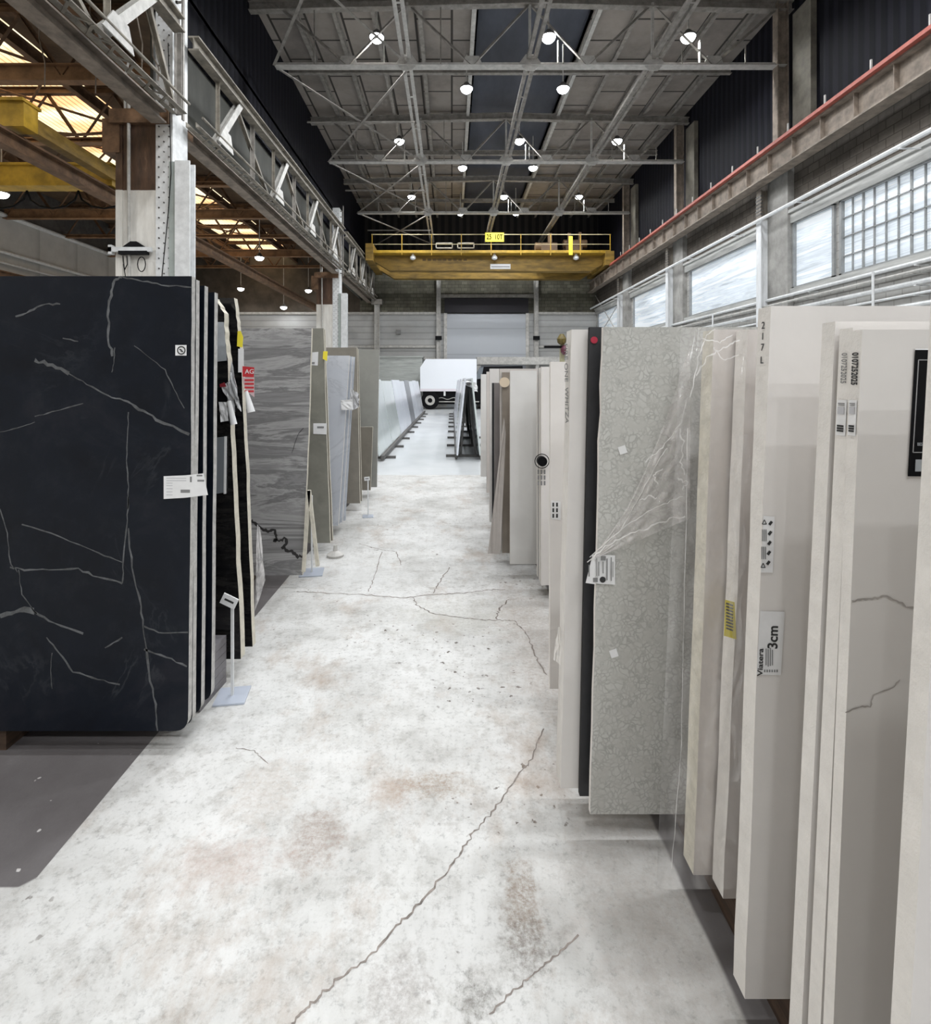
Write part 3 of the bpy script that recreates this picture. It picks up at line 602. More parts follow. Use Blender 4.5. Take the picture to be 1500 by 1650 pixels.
def wpipe(x, z, r, label, m=WHITE, y0=0, y1=32.5, wob=0):
    g = G(); pts = [(x, y0+(y1-y0)*i/10, z) for i in range(11)]
    g.path(pts, r)
    for i in range(10): g.box(x-r*1.3, x+.35, y0+1+i*3, y0+1.04+i*3, z-r*1.4, z-r*1.0)
    return tag(g.build('wall_pipe', m), label, 'pipe', 'pipes along the right wall')
wpipe(8.55, 6.02, .05, 'thick white pipe above the frosted windows on the right wall')
wpipe(8.85, 3.80, .045, 'white pipe right under the frosted window sill')
wpipe(8.75, 3.62, .03, 'thin grey pipe, second below the frosted windows', STEEL_L)
wpipe(8.85, 3.42, .05, 'thick white pipe, third below the frosted windows')
wpipe(8.8, 3.2, .025, 'thin white pipe, fourth below the frosted windows')
wpipe(8.85, 3.0, .045, 'white pipe, lowest seen above the near slabs')
for i, y in enumerate((10.9, 17.6, 24.4)):
    tag(G().tube((8.7, y, 2.2), (8.7, y, 3.8), .025, 8).build('drop_pipe', WHITE), 'short upright white pipe below the window, %s' % ['nearest','middle','farthest'][i], 'pipe', 'upright pipes on the right')
r = thing('corner_bracing', (8.7, 30, 3.4), 'white crossed rods in the far right corner', 'bracing')
for a, b in (((8.95,28.6,4.2),(8.95,32.9,6.9)), ((8.95,32.9,4.0),(8.95,28.6,5.6))): G().tube(a, b, .03, 6).build('rod', STEEL_L, r)

# the far yellow crane
CY = 28.8
r = thing('bridge_crane', (2.1, CY, 7.55), 'yellow bridge crane spanning the far end of the hall', 'crane')
G().prism([(-4.4,8.5),(-4.4,8.2),(-3.4,7.6),(7.6,7.56),(8.5,8.1),(8.5,8.5)], CY, CY+.5).build('girder', YELLOW_D, r)
G().prism([(-4.4,8.5),(-4.4,8.2),(-3.4,7.6),(7.6,7.56),(8.5,8.1),(8.5,8.5)], CY+2.2, CY+2.7).build('girder', YELLOW_D, r)
G().box(-4.3, 8.5, CY-.6, CY+.1, 8.42, 8.56).build('walkway', YELLOW, r)
G().box(-4.3, 8.5, CY-.61, CY-.6, 8.86, 8.89).box(-4.3, 8.5, CY-.61, CY-.6, 9.38, 9.42).build('rail', mat('dull_rail', (.5,.42,.25), .5), r)
for i in range(9): G().box(-4.28+i*1.59, -4.24+i*1.59, CY-.62, CY-.58, 8.3, 9.42).build('rail_post', YELLOW, r)
G().box(-4.6, -4.2, CY-.7, CY+3.2, 8.0, 8.9).build('end_truck', YELLOW_D, r); G().box(8.2, 8.65, CY-.7, CY+3.2, 7.75, 8.5).build('end_truck', YELLOW_D, r)
s = G().box(1.78, 2.78, CY-.66, CY-.63, 9.0, 9.48).build('capacity_sign', YELLOW_B, r); text(s, '25  10T', (2.28, CY-.665, 9.24), .38, mat('sign_black', (.004,.004,.004), .9, spec=0), sx=.72, bold=.008)
s = G().box(2.1, 3.2, CY-.02, CY, 7.68, 7.95).build('maker_plate', PAPER, r); G().box(2.15, 3.15, CY-.025, CY-.02, 7.78, 7.82).build('print_line', INKG, s)
for x in (-2.1, 2.3, 6.7):
    l = G().lathe((x, CY-.35, 8.1), [(.06,0),(.15,.05),(.16,.14),(.08,.24),(.04,.32)], 14).build('underslung_lamp', WHITE, r)
g = G()
for i in range(9): g.box(-1.6+i*.28, -1.42+i*.28, CY-.004, CY-.001, 8.12, 8.25)
g.build('faded_lettering', mat('faint_brown', (.12,.07,.02), .6), r)
g = G().box(4.6, 7.6, CY+.6, CY+2.2, 8.55, 8.8).box(5, 5.9, CY+.7, CY+1.5, 8.8, 9.3).box(6.4, 7.3, CY+.7, CY+2, 8.8, 9.15)
g.tube((4.7, CY+1, 9.1), (5.9, CY+1, 9.1), .28, 14); g.tube((6.3, CY+1, 9.3), (7.6, CY+1, 9.3), .24, 14); g.box(6.45, 6.6, CY+.5, CY+.6, 8.6, 9.8).box(7.1, 7.25, CY+.7, CY+.85, 9.1, 9.9).box(5.4, 5.6, CY+.7, CY+.9, 9.3, 9.85)
g.build('hoist_trolley', mat('trolley_brown', (.11,.065,.03), .6, 0, .4, 3), r)
G().box(6.25, 6.45, CY-.63, CY-.6, 8.3, 9.3).build('ladder', YELLOW_B, r)
g = G()
for x in (-.9, .3): g.box(x, x+.95, CY+.55, CY+.6, 8.95, 9.0).box(x, x+.95, CY+.55, CY+.6, 9.22, 9.27).box(x, x+.05, CY+.55, CY+.6, 8.95, 9.27).box(x+.9, x+.95, CY+.55, CY+.6, 8.95, 9.27)
g.build('guard_frame', STEEL_L, r)

# end wall fittings
for x, l in ((-.82, 'left'), (5.22, 'right')):
    r = thing('door_column', (x, 32.7, 0), 'pale steel column on the %s of the far roll-up door' % l, 'column', 'columns beside the far door')
    G().ibeam((x, 32.7, 0), (x, 32.7, 8.3), .26, .26, .03).build('shaft', STEEL_L, r); G().box(x-.2, x+.2, 32.5, 32.6, 4.1, 4.35).build('black_band', BLACK, r)
tag(G().box(-4.3, -1.75, 31.2, 32.4, 1.55, 2.95).box(-4.3, -1.7, 31.15, 32.4, 2.95, 3.05).box(-4.2, -4.05, 31.4, 31.6, 0, 1.55).box(-2, -1.85, 31.4, 31.6, 0, 1.55).build('storage_container', mat('green_grey_sheet', (.40,.42,.40), .5, 0, .35, 2.5, .2, streak=(.3,1,3))), 'pale ribbed container on legs at the far end, left of the truck', 'container')
tag(G().box(-3.45, -3.2, 32.8, 33, 4.5, 4.75).build('junction_box', INKG), 'small grey box on the siding left of the far door', 'box')

# truck
d = 29.0; r = thing('box_truck', (.6, 30, 0), 'white box truck parked across the far end of the hall', 'truck')
def px2(pts, dd): return [((a-VX)/F*dd, CH-(b-VY)/F*dd) for a, b in pts]
TRUCKW = mat('truck_white', (.88,.91,.96), .3)
G().prism(px2([(677,630),(677,592),(686,578.5),(768,578.5),(768,630)], d), d, d+2.3).build('cargo_box', TRUCKW, r)
G().box(-1.75, 1.4, d-.02, d, 1.0, 1.14).build('lower_rail', mat('pinkish_white', (.78,.74,.78), .4), r)
G().box(-1.6, 1.95, d+.15, d+2.1, .28, 1.02).build('chassis', BLACK, r)
g = G(); 
def wheel(x):
    c = Vector((x, d+.02, .5)); w = G(); w.tube(c, c+Vector((0,.3,0)), .5, 28); o = w.build('tyre', BLACK, r)
    h = G(); n = 24; v = []; 
    for rr, yy in ((.27,-.02),(.27,-.03),(.13,-.03),(.13,.0)): v += [c+Vector((rr*math.cos(2*math.pi*i/n), yy, rr*math.sin(2*math.pi*i/n))) for i in range(n)]
    h.quadgrid(v, [(kx*n+i, kx*n+(i+1) % n, (kx+1)*n+(i+1) % n, (kx+1)*n+i) for kx in range(3) for i in range(n)]); h.build('wheel_rim', STEEL_L, o)
wheel(-1.2); wheel(3.2)
G().box(-.85, 1.5, d+.05, d+.15, .40, .45).build('side_rail', STEEL_L, r)
g = G().path([(-.75+.12*i, d+.13, .60+.05*math.sin(i*1.1)) for i in range(11)], .02, 6); g.build('script_emblem', STEEL_L, r)
G().box(-.45, -.35, d+.02, d+.12, .75, 1.0).build('latch', PAPER, r)
G().prism([(1.42,.4),(1.42,1.2),(1.3,1.7),(1.62,2.35),(3.9,2.4),(4.1,.4)], d+.1, d+2.2).build('cab', BLACK, r)
G().prism([(1.28,1.65),(1.5,2.3),(1.75,2.35),(1.62,1.7)], d+.02, d+.09).build('side_mirror', mat('mirror_grey', (.16,.18,.2), .3), r)
tag(G().box(1.5, 9.0, 31.4, 32.5, 2.55, 3.0).box(1.5, 1.7, 31.5, 31.7, 0, 2.55).box(5, 5.2, 31.5, 31.7, 0, 2.55).box(8.6, 8.8, 31.5, 31.7, 0, 2.55).build('storage_canopy', STEEL_L), 'pale low canopy at the far end behind the right slabs', 'canopy')

# ------------------------------------------------------------------ slabs
ZS = .10
def D(yb): return F*(CH-ZS)/(yb-VY)
def slab(label, side, edge, yt, d, t, face, edgem, group, far=None, veins=None, veinm=None, chip=.0, seed=0, zbot=ZS, cornerR=0.0, wide=3.1):
    """edge: list of (px, py) down the aisle edge, top first, in the plane of the front face"""
    rnd = random.Random(seed+int(d*1000)); pts = []
    top = P(edge[0][0], yt, d); ex = [P(a, b, d) for a, b in edge]
    E = [(ex[0].x, top.z)]
    for e in ex[1:-1]: E.append((e.x, e.z))
    E.append((ex[-1].x, zbot))
    out = [E[0]]
    for a, b in zip(E[:-1], E[1:]):
        n = 7 if chip else 1
        for i in range(1, n+1):
            f = i/n; x = a[0]+(b[0]-a[0])*f; z = a[1]+(b[1]-a[1])*f
            if chip and not (b is E[-1] and i == n): x += rnd.uniform(-chip, chip)
            out.append((x, z))
    if cornerR:
        x, z = out.pop(); out = [o for o in out if o[1] > z+cornerR*.9]; s = side
        for i in range(5):
            a = i*math.pi/8; out.append((x+s*cornerR*(1-math.cos(a)), z+cornerR*(1-math.sin(a)) if i < 4 else z))
    fx = out[0][0]+side*wide
    poly = out+[(fx, zbot), (fx, E[0][1])]
    g = G().prism(poly, d, d+t, 0, 1)
    if veins:
        for i, (vp, w) in enumerate(veins): g.ribbon([P(a, b, d-.0008) for a, b in vp], w, (0,-1,0), 2, jit=w*.5, sub=4, seed=i)
    o = g.build('stone_slab', [face, edgem]+([veinm] if veinm else []))
    tag(o, label, 'stone slab', group); return o
def sheet(parent, name, pts, d, m, t=.0006, yoff=-.0015):
    pr = [P(a, b, d) for a, b in pts]; return G().prism([(q.x, q.z) for q in pr], d+yoff-t, d+yoff, 0).build(name, m, parent)
GL, GR = 'slabs along the left of the aisle', 'slabs along the right of the aisle'
V1 = [([(196,446.6),(184,451),(179,476),(174,510),(176,552),(181,574)],.012),([(196,446),(230,453),(260,459),(309,463)],.007),([(56,580),(84,589),(111,602)],.017),([(111,602),(140,619),(174,638),(199,645)],.007),([(199,645),(224,659),(252,675),(305,700)],.013),
([(25,510),(48,501),(73,490),(97,490)],.009),([(207,664),(206,700),(204,742),(207,784),(206,820)],.006),([(216,557),(238,574),(266,596),(280,627),(297,658)],.005),([(0,696),(28,690),(56,680)],.005),([(56,671),(84,664),(134,650)],.006),([(101,545),(126,550)],.006),
([(0,820),(12,859),(16,906),(28,922)],.006),([(16,914),(39,918),(79,917),(126,917),(158,930),(197,940)],.010),([(197,940),(199,906),(205,839),(206,800)],.008),([(207,851),(213,914),(227,977),(232,1021),(240,1084),(250,1135),(254,1178)],.010),([(35,845),(98,865),(158,891),(197,906)],.006),
([(0,993),(24,985),(55,985)],.028),([(55,985),(87,1005),(134,1021)],.010),([(75,1027),(95,1052),(118,1082),(158,1094),(193,1103)],.009),([(232,1009),(264,1021),(303,1019)],.009),([(232,1046),(268,1058),(301,1074)],.009),([(169,1044),(197,1027)],.008),([(30,918),(35,958),(59,989)],.005),([(185,560),(183,585),(180,600)],.005),([(84,1052),(82,1080),(84,1110)],.005)]
V1 = [(a, w*.8) for a, w in V1]
dl = D(1178)
s1 = slab('large matt black slab with pale branching veins, front of the left row', -1, [(309,445),(308,700),(303,1178)], 445, dl, .030, BLACKST, EDGE, GL, veins=V1, veinm=VEIN, cornerR=.05, seed=1, chip=.0015)
x1 = P(309,445,dl).x
def same(d_, xt, xb, z1=None):   # pixels on another plane for the same place
    return [(VX+xt*F/d_, VY-((z1 or 1.95)-CH)*F/d_), (VX+xb*F/d_, VY+(CH-ZS)*F/d_)]
xa, xb_ = P(309,445,dl).x, P(303,1178,dl).x
for k_, (dd, tt, l) in enumerate(((dl+.036,.030,'black slab pressed against the back of the front veined slab'),(dl+.112,.032,'third black slab of the left row, pale edge showing'),(dl+.207,.034,'fourth black slab of the left row, pale edge beside the sign stand'))):
    e = same(dd, xa, xb_, 1.955-.012*k_); slab(l, -1, e, e[0][1], dd, tt, BLACKST, EDGE, GL, seed=5+k_, chip=.0015, cornerR=.04)
# stickers on the first slab
st = sheet(s1, 'logo_sticker', [(283,556),(301,556),(301,573),(283,573)], dl, PAPER, yoff=-.002)
g = G(); c = P(292,564.5,dl-.004)
def ring(g, c, r0, r1, n=24, mi=0):
    v = [c+Vector((rr*math.cos(2*math.pi*i/n), 0, rr*math.sin(2*math.pi*i/n))) for rr in (r0, r1) for i in range(n)]
    g.quadgrid(v, [(i, (i+1) % n, n+(i+1) % n, n+i) for i in range(n)], mi)
ring(g, c, .013, .0175); g.bar(c+Vector((-.007,0,.004)), c+Vector((.002,0,.001)), .001, .005); g.bar(c+Vector((-.002,0,-.002)), c+Vector((.007,0,-.005)), .001, .005); g.build('logo', INK, st)
g = G(); pl = [(265,767),(300,765.5),(329,762.5),(336,797),(300,801.5),(265,803.5)]; g.prism([(P(a,b,dl).x, P(a,b,dl).z) for a, b in pl], dl-.006, dl-.005)
st = g.build('paper_tag', PAPER, s1)
g = G()
for (a, b, c_, e) in ((291,789,306,794),(306,768,309,777),(317,765,326,767.5),(318,773,329,776)):
    p0 = P(a,b,dl-.0065); p1 = P(c_,e,dl-.0065); g.box(p0.x, p1.x, p0.y-.0004, p0.y, p1.z, p0.z)
g.build('print', INKG, st)
g = G()
for yy in (770,774,778,782,787,792,797): p0 = P(268,yy,dl-.0065); p1 = P(278 if yy > 775 else 300,yy+1,dl-.0065); g.box(p0.x, p1.x, p0.y-.0004, p0.y, p1.z, p0.z)
g.build('fine_print', mat('faint_print', (.5,.5,.52), .7), st)
text(s1, 'NERO 3 CM', (xa+.0008, dl+.015, 1.53-.1), .018, INKG, (0,0,-1), (0,1,0)) if False else None
# glossy black pair
d5 = D(1062)
s5 = slab('glossy black slab with a slanting cream edge behind the sign stand', -1, [(346,480),(360,504),(366,578),(377,790),(388,1060)], 480, d5, .055, BLACKGL, EDGE_C, GL, seed=9, chip=.004)
d6 = D(1042)
s6 = slab('black slab with torn paper and tags hanging on its cream edge', -1, [(377,480),(384,533),(389,601),(398,790),(407,1040)], 480, d6, .045, BLACKGL, EDGE_C, GL, seed=10, chip=.003)
sheet(s5, 'spec_sheet', [(347,519),(361,519),(366,581),(348,583)], d5, PAPERG, yoff=-.003)
stt = [(350,705),(365,703),(364,793),(350,795)]; sheet(s5, 'grey_plaque', stt, d5, mat('plaque_grey', (.22,.24,.26), .4), yoff=-.004, t=.004); sheet(s5, 'plaque_edge', [(363,703),(366,703),(365,795),(362,795)], d5, PAPER, yoff=-.003, t=.01)
def crumple(name, pts, d, m, label, cat, amp=.012, seed=0, n=5, group=None, parent=None):
    rnd = random.Random(seed); c = [P(a, b, d) for a, b in pts]; g = G()
    A, B, C_, D_ = c; V = []
    for i in range(n+1):
        for j in range(n+1):
            u, v = i/n, j/n; q = A.lerp(B, u).lerp(D_.lerp(C_, u), v); V.append(q+Vector((rnd.uniform(-.2,.2)*amp, rnd.uniform(-1,1)*amp, rnd.uniform(-.2,.2)*amp)))
    W = n+1; g.quadgrid(V, [(i*W+j, i*W+j+1, (i+1)*W+j+1, (i+1)*W+j) for i in range(n) for j in range(n)])
    g.quadgrid([v+Vector((0,.0006,0)) for v in V], [(i*W+j, (i+1)*W+j, (i+1)*W+j+1, i*W+j+1) for i in range(n) for j in range(n)])
    if parent: return g.build(name, m, parent)
    return tag(g.build(name, m), label, cat, group)
FP_ = mat('crumpled_film_paper', (.55,.55,.56), .35, 0, .3, 25)
crumple('paper_wrap', [(373,580),(384,640),(389,664),(366,628)], d5-.03, FP_, '', '', seed=3, parent=s5)
crumple('paper_wrap', [(358,622),(372,612),(380,662),(374,668)], d5-.02, FP_, '', '', seed=4, parent=s5)
sheet(s5, 'red_label', [(354,619),(362,616),(365,623),(355,624)], d5-.03, mat('dull_red', (.25,.02,.03), .5))
sheet(s5, 'black_flap', [(352,624),(370,630),(374,646),(352,648)], d5-.01, BLACK)
crumple('paper_note', [(352,648),(366,648),(368,678),(356,680)], d5-.02, PAPER, '', '', amp=.004, seed=5, parent=s5)
g = G(); a = P(369,646,d5-.04); b = P(377,684,d5-.04); g.tube(a, b, .010, 12, r2=.016); g.build('rolled_paper', PAPER, s5)
sheet(s6, 'yellow_tag', [(383,534),(388,533),(392,543),(391,560),(382,558)], d6-.02, YELLOW_B)
sheet(s6, 'shipping_label', [(384,562),(393,562),(393,600),(384,600)], d6-.02, PAPER)
st = sheet(s6, 'red_sale_tag', [(391,590),(410,592),(409,608),(391,607)], d6-.03, mat('tag_red', (.55,.03,.04), .5)); text(st, 'AG', P(402,599,d6-.034), .035, PAPER)
st = sheet(s6, 'red_print_tag', [(391,608),(410,608),(410,640),(397,630),(391,615)], d6-.03, mat('pale_pink', (.62,.45,.46), .5))
g = G()
for i in range(4): p0 = P(394,611+i*6,d6-.033); p1 = P(409,614+i*6,d6-.033); g.box(p0.x, p1.x, p0.y-.0004, p0.y, p1.z, p0.z)
g.build('print', mat('tag_red', (.55,.03,.04)), st)
g = G(); g.tube(P(397,630,d6-.04), P(405,664,d6-.04), .008, 12, r2=.02); g.build('paper_cone', PAPER, s6)
crumple('plastic_sheet', [(414,845),(420,850),(427,935),(411,985)], d6+.12, FILM2, '', '', amp=.006, seed=8, parent=s6)
# stacked cut strips lying between the black stacks
PLK = mat('grey_cut_stone', (.19,.18,.19), .5, 0, .2, 20)
for i in range(6):
    z0 = i*.040
    o = G(); o.quadgrid([(-1.50,2.44,z0),(-1.165,2.44,z0),(-1.150,2.69,z0),(-1.50,2.69,z0),(-1.50,2.44,z0+.038),(-1.165,2.44,z0+.038),(-1.150,2.69,z0+.038),(-1.50,2.69,z0+.038)], [(3,2,1,0),(4,5,6,7),(0,1,5,4),(1,2,6,5),(2,3,7,6),(3,0,4,7)])
    tag(o.build('stone_offcut', PLK), 'grey stone offcut beside the sign stand, %s of the low pile' % ['lowest','second from the bottom','third from the bottom','fourth from the bottom','second from the top','topmost'][i], 'stone offcut', 'low pile of offcuts')
# sign stands
def stand(bx, by, h, size, label, tilt=.45, head=True, rb=.13, skew=0.15):
    r = thing('sign_stand', (bx, by, 0), label, 'sign stand', 'sign stands on the left')
    g = G(); c, s_ = math.cos(skew), math.sin(skew)
    q = [(bx+c*a-s_*b, by+s_*a+c*b) for a, b in ((-rb,-rb),(rb,-rb),(rb,rb),(-rb,rb))]
    g.quadgrid([(x, y, .001) for x, y in q]+[(x, y, .009) for x, y in q], [(3,2,1,0),(4,5,6,7),(0,1,5,4),(1,2,6,5),(2,3,7,6),(3,0,4,7)])
    g.build('base_plate', mat('base_steel', (.50,.54,.62), .35, .2), r)
    G().box(bx-.006, bx+.006, by-.006, by+.006, .009, h).build('pole', WHITE, r)
    if head:
        g = G().prism([(-size*.62,-size*.42),(size*.62,-size*.42),(size*.62,size*.42),(-size*.62,size*.42)], -.003, .003)
        M = Matrix.Rotation(tilt, 3, 'Y'); g.v = [M@v+Vector((bx-.01, by-.012, h+size*.25)) for v in g.v]; hd = g.build('sign_head', PAPER, r)
        g = G().prism([(-size*.38,-size*.05),(size*.38,-size*.05),(size*.38,size*.1),(-size*.38,size*.1)], -.0045, -.0035)
        g.v = [M@v+Vector((bx-.01, by-.012, h+size*.25)) for v in g.v]; g.build('logo', INK, hd)
    return r
stand(-1.065, 2.56, .455, .062, 'small sign stand with tilted white tag beside the front black slabs', rb=.072)
stand(-1.12, 4.22, .62, .05, 'sign stand with square foot in front of the wavy grey slab', rb=.09, head=False)
stand(-.95, 5.98, .42, .05, 'small sign stand in front of the brown slabs farther along', rb=.06, tilt=-.1)
r = thing('rack_leg', (-1.15, 4.3, 0), 'cream splayed rack legs leaning on the wavy grey slab', 'rack leg')
for a, b in ((P(489,921,3.86), P(498,790,3.86)), (P(512,912,3.86), P(498,790,3.86))):
    a.z = max(a.z, .01); G().bar(a, b, .025, .02, up=(0,1,0)).build('leg', EDGE_C, r)
r = thing('floor_weight', (-1.02, 4.75, 0), 'small round metal foot by the brown slab corner', 'floor weight')
G().lathe((-1.02,4.62,0), [(.07,.001),(.075,.02),(.05,.035),(.02,.05),(.015,.1)], 18).build('foot', STEEL_L, r)
# wavy grey slab and on
d8 = D(927)
bv = [([(405,838),(415,848),(428,855),(440,853),(447,862),(441,872),(452,870),(461,866),(462,876),(453,882),(463,886),(473,890),(481,897),(488,896)],.02),([(470,730),(480,700),(489,690)],.004)]
slab('tall grey wavy-grained slab with a black squiggle crack, left row', -1, [(502,529),(497,700),(487,927)], 529, d8, .035, WAVY, EDGE_C, GL, veins=bv, veinm=VEINB, seed=2, chip=.002)
d9 = D(875)
s9 = slab('grey-green and brown slab with a paper sign, behind the wavy slab', -1, [(521,529),(526,700),(532,875)], 529, d9, .03, GREENST, EDGE_C, GL, seed=3, chip=.002)
slab('brown slab leaning behind the one with the paper sign', -1, [(523,531),(529,700),(536,872)], 531, d9+.07, .03, BROWN, EDGE_C, GL, seed=3, chip=.002)
sheet(s9, 'paper_sign', [(505,682),(527,682),(526,700),(505,699)], d9, PAPER, yoff=-.004); sheet(s9, 'paper_sign', [(489,569),(513,567),(512,589),(490,588)], d9-.5, PAPER)
sheet(s9, 'sign_print', [(497,584),(507,583.5),(507,586),(497,586)], d9-.503, INKG); sheet(s9, 'sign_print', [(511,687),(522,687),(522,690),(511,690)], d9-.004, INKG)
sheet(s9, 'yellow_tag', [(521,566),(528,566),(527,582),(520,578)], d9-.02, YELLOW_B)
d10 = D(847)
s10 = slab('pale blue-white marble slab in the left row', -1, [(563,573),(545,847)], 573, d10, .03, BLUEW, EDGE_W, GL, seed=4)
for k_ in range(3):
    xt, xb2 = P(563,573,d10).x, P(545,847,d10).x; dd = d10+.06*(k_+1); e = same(dd, xt+.01*k_, xb2+.015*k_, 1.785)
    slab('blue-grey edged slab stacked %s behind the pale marble one' % ['directly','second','third'][k_], -1, e, e[0][1], dd, .03, BLUEW, mat('blue_edge', (.34,.38,.44), .6) if k_ != 1 else EDGE_W, GL)
crumple('paper_note', [(549,645),(568,643),(569,660),(550,661)], d10-.05, PAPER, '', '', amp=.004, seed=15, parent=s10)
crumple('paper_wrap', [(564,625),(578,634),(579,655),(566,663)], d10-.02, FP_, '', '', amp=.02, seed=16, parent=s10)
d11 = D(811)
slab('brown slab standing taller behind the pale marble stack', -1, [(575,560),(580,811)], 560, d11, .04, BROWN, EDGE_C, GL)
slab('narrow brown slab just behind the taller brown one', -1, [(577,562),(583,806)], 562, d11+.12, .03, BROWN, EDGE_C, GL)
d13 = D(790)
slab('low brown half-height slab near the end of the left row', -1, [(600.6,688),(597,790)], 688, d13, .03, BROWN, EDGE_C, GL)
slab('grey slab with a rounded corner, last of the left row', -1, [(611,563),(607,787)], 563, D(787)+.08, .04, GREYST, EDGE, GL)
# left bearers
for x, l in ((-1.85, 'near the aisle'), (-3.5, 'deep under the slabs')):
    tag(G().box(x-.10, x, 2.19, 7.4, .0, ZS).build('timber_bearer', WOOD), 'long dark timber under the left slabs, '+l, 'timber', 'timbers under the left slabs')
tag(G().box(-1.62, -1.52, 2.75, 7.4, .0, ZS).build('timber_bearer', WOOD), 'dark timber under the aisle end of the left slabs', 'timber', 'timbers under the left slabs')

# ---- right row
def rs(label, edge, yb, t, face, em, **kw): 
    dd = kw.pop('d', None) or D(yb); return slab(label, 1, edge, edge[0][1], dd, t, face, em, GR, **kw), dd
rs('pale narrow slab, farthest of the right row', [(775,603),(774.5,768)], 768, .05, QUARTZ2, EDGE_W)
rs('grey slab, second farthest of the right row', [(784,599),(784,794)], 794, .05, QUARTZ3, EDGE_G)
rs('light slab standing behind the dark one, right row', [(789,594),(789,841)], 841, .05, QUARTZ, EDGE_W)
rs('dark charcoal slab toward the far end of the right row', [(793,617),(793,868)], 868, .04, DARKG, BLACK)
rs('grey-brown slab in front of the dark charcoal one', [(796.5,617),(797,872)], 872, .03, mat('x_taupe', (.20,.18,.175), .4, 0, .15, 4), EDGE_G)
rs('slab with a thin black top edge behind the brown one', [(805,594),(805,888)], 888, .03, QUARTZ3, BLACK)
sf, df = rs('brown slab with a cream round pad at its top', [(809,600),(809,891)], 891, .03, mat('x_brown', (.27,.23,.19), .4, 0, .2, 4), EDGE_G)
g = G(); c = P(813,616,df-.03); g.tube(c, c+Vector((0,.02,0)), .042, 24); g.build('round_pad', mat('cream_pad', (.68,.56,.42), .6), sf)
crumple('plastic_sheet', [(812,672),(815,700),(806,893),(786,892)], df-.12, mat('dusty_sheet', (.5,.46,.43), .5, 0, .1, 6), '', '', amp=.005, seed=21, parent=sf)
vg = [([(825,655),(840,660),(850,690)],.003)]
rs('broad pale grey slab halfway along the right row', [(822,597),(822,909)], 909, .035, QUARTZ2, EDGE_W)
sh, dh = rs('white slab with a black round clamp on its edge', [(872,591),(872,943)], 943, .03, QUARTZ, EDGE_W)
for k_ in range(3):
    xx = P(872,591,dh).x; e = same(dh+.055*(k_+1), xx, xx, 1.63); slab('white slab stacked %s behind the clamped one' % ['directly','second','third'][k_], 1, e, e[0][1], dh+.055*(k_+1), .03, QUARTZ, EDGE_W if k_ != 1 else EDGE_G, GR)
cl = G(); c = P(872,742,dh-.01); cl.tube(c, c+Vector((0,-.05,0)), .034, 20); o = cl.build('round_clamp', BLACK, sh)
g = G(); ring(g, c+Vector((0,-.03,0)), .046, .052); g.v = [v for v in g.v]; g.build('clamp_ring', BLACK, o)
g = G()
for i in range(9):
    p0 = P(866+(i % 3)*5, 757+(i//3)*9, dh-.003); g.box(p0.x, p0.x+.012, p0.y-.001, p0.y, p0.z-.03, p0.z)
g.build('printed_marks', INKG, sh)
si, di = rs('tall off-white slab with a small printed label low on its edge', [(887,583),(886,1110)], 1110, .03, QUARTZ, EDGE_W)
st = sheet(si, 'printed_label', [(888,806),(903,808),(903,838),(888,836)], di, PAPER)
g = G()
for i in range(6): p0 = P(890+(i % 2)*6, 810+(i//2)*9, di-.003); g.box(p0.x, p0.x+.008, p0.y-.0006, p0.y, p0.z-.018, p0.z)
g.build('print', INK, st)
sj, dj = rs('thick white slab with handwriting down its edge', [(921,531),(913,850),(903,1270)], 1270, .08, QUARTZ, EDGE_W, chip=.0015)
xj = P(921,600,dj).x-.002
text(sj, 'FIRE ONE  WHITZA', (P(919,610,dj).x-.006, dj+.04, P(0,618,dj).z), .075, INKG, (0.015,0,-1), (0,-1,0), sx=.44)
crumple('torn_edge_film', [(899,1010),(904,1010),(903,1072),(891,1062)], dj-.005, EDGE_W, '', '', amp=.004, seed=31, parent=sj)
sk_, dk = rs('charcoal slab with a red dot near its top', [(950,527),(942,900),(934,1281)], 1283, .02, DARKG, BLACK)
g = G(); c = P(957,548,dk-.002); g.tube(c, c+Vector((0,-.003,0)), .012, 16); g.build('red_dot', mat('dot_red', (.45,.03,.06), .4), sk_)
slt, dt = rs('speckled grey-green terrazzo slab partly covered by clear film', [(972,527),(962,850),(951,1312)], 1312, .02, TERR, EDGE_W, chip=.003)
for (a, b) in ((1003,725),(989,1053)):
    q = P(a, b, dt-.002); g = G().bar(q+Vector((-.012,0,-.004)), q+Vector((.012,0,.004)), .001, .026, up=(0,0,1)); g.build('blank_sticker', PAPER, slt)
st = sheet(slt, 'shipping_label', [(957,892),(990,894),(990,941),(957,939)], dt, PAPER, yoff=-.006); sheet(slt, 'label_flap', [(953,893),(957,892),(957,939),(942,937)], dt, PAPER, yoff=-.012)
g = G()
for i, (a, b, c_, e) in enumerate([(968,896,976,903),(961,897,962,928),(964,905,965.5,928),(971,905,972.5,924),(977,900,979,935),(984,898,985.5,936),(955.5,931,963,938),(948,910,950,929),(987,905,988,930)]):
    p0 = P(a,b,dt-.0135); p1 = P(c_,e,dt-.0135); g.box(p0.x, p1.x, p0.y-.0004, p0.y, p1.z, p0.z)
g.build('print', INKG, st)
g = G(); c = P(971,934,dt-.0075); g.tube(c, c+Vector((0,-.0006,0)), .010, 20); o = g.build('round_mark', INK, st)
sm1, dm1 = rs('white slab with yellowed edge under clear film', [(1150,531),(1135,950),(1117,1410)], 1410, .065, QUARTZ3, EDGE_C, chip=.001)
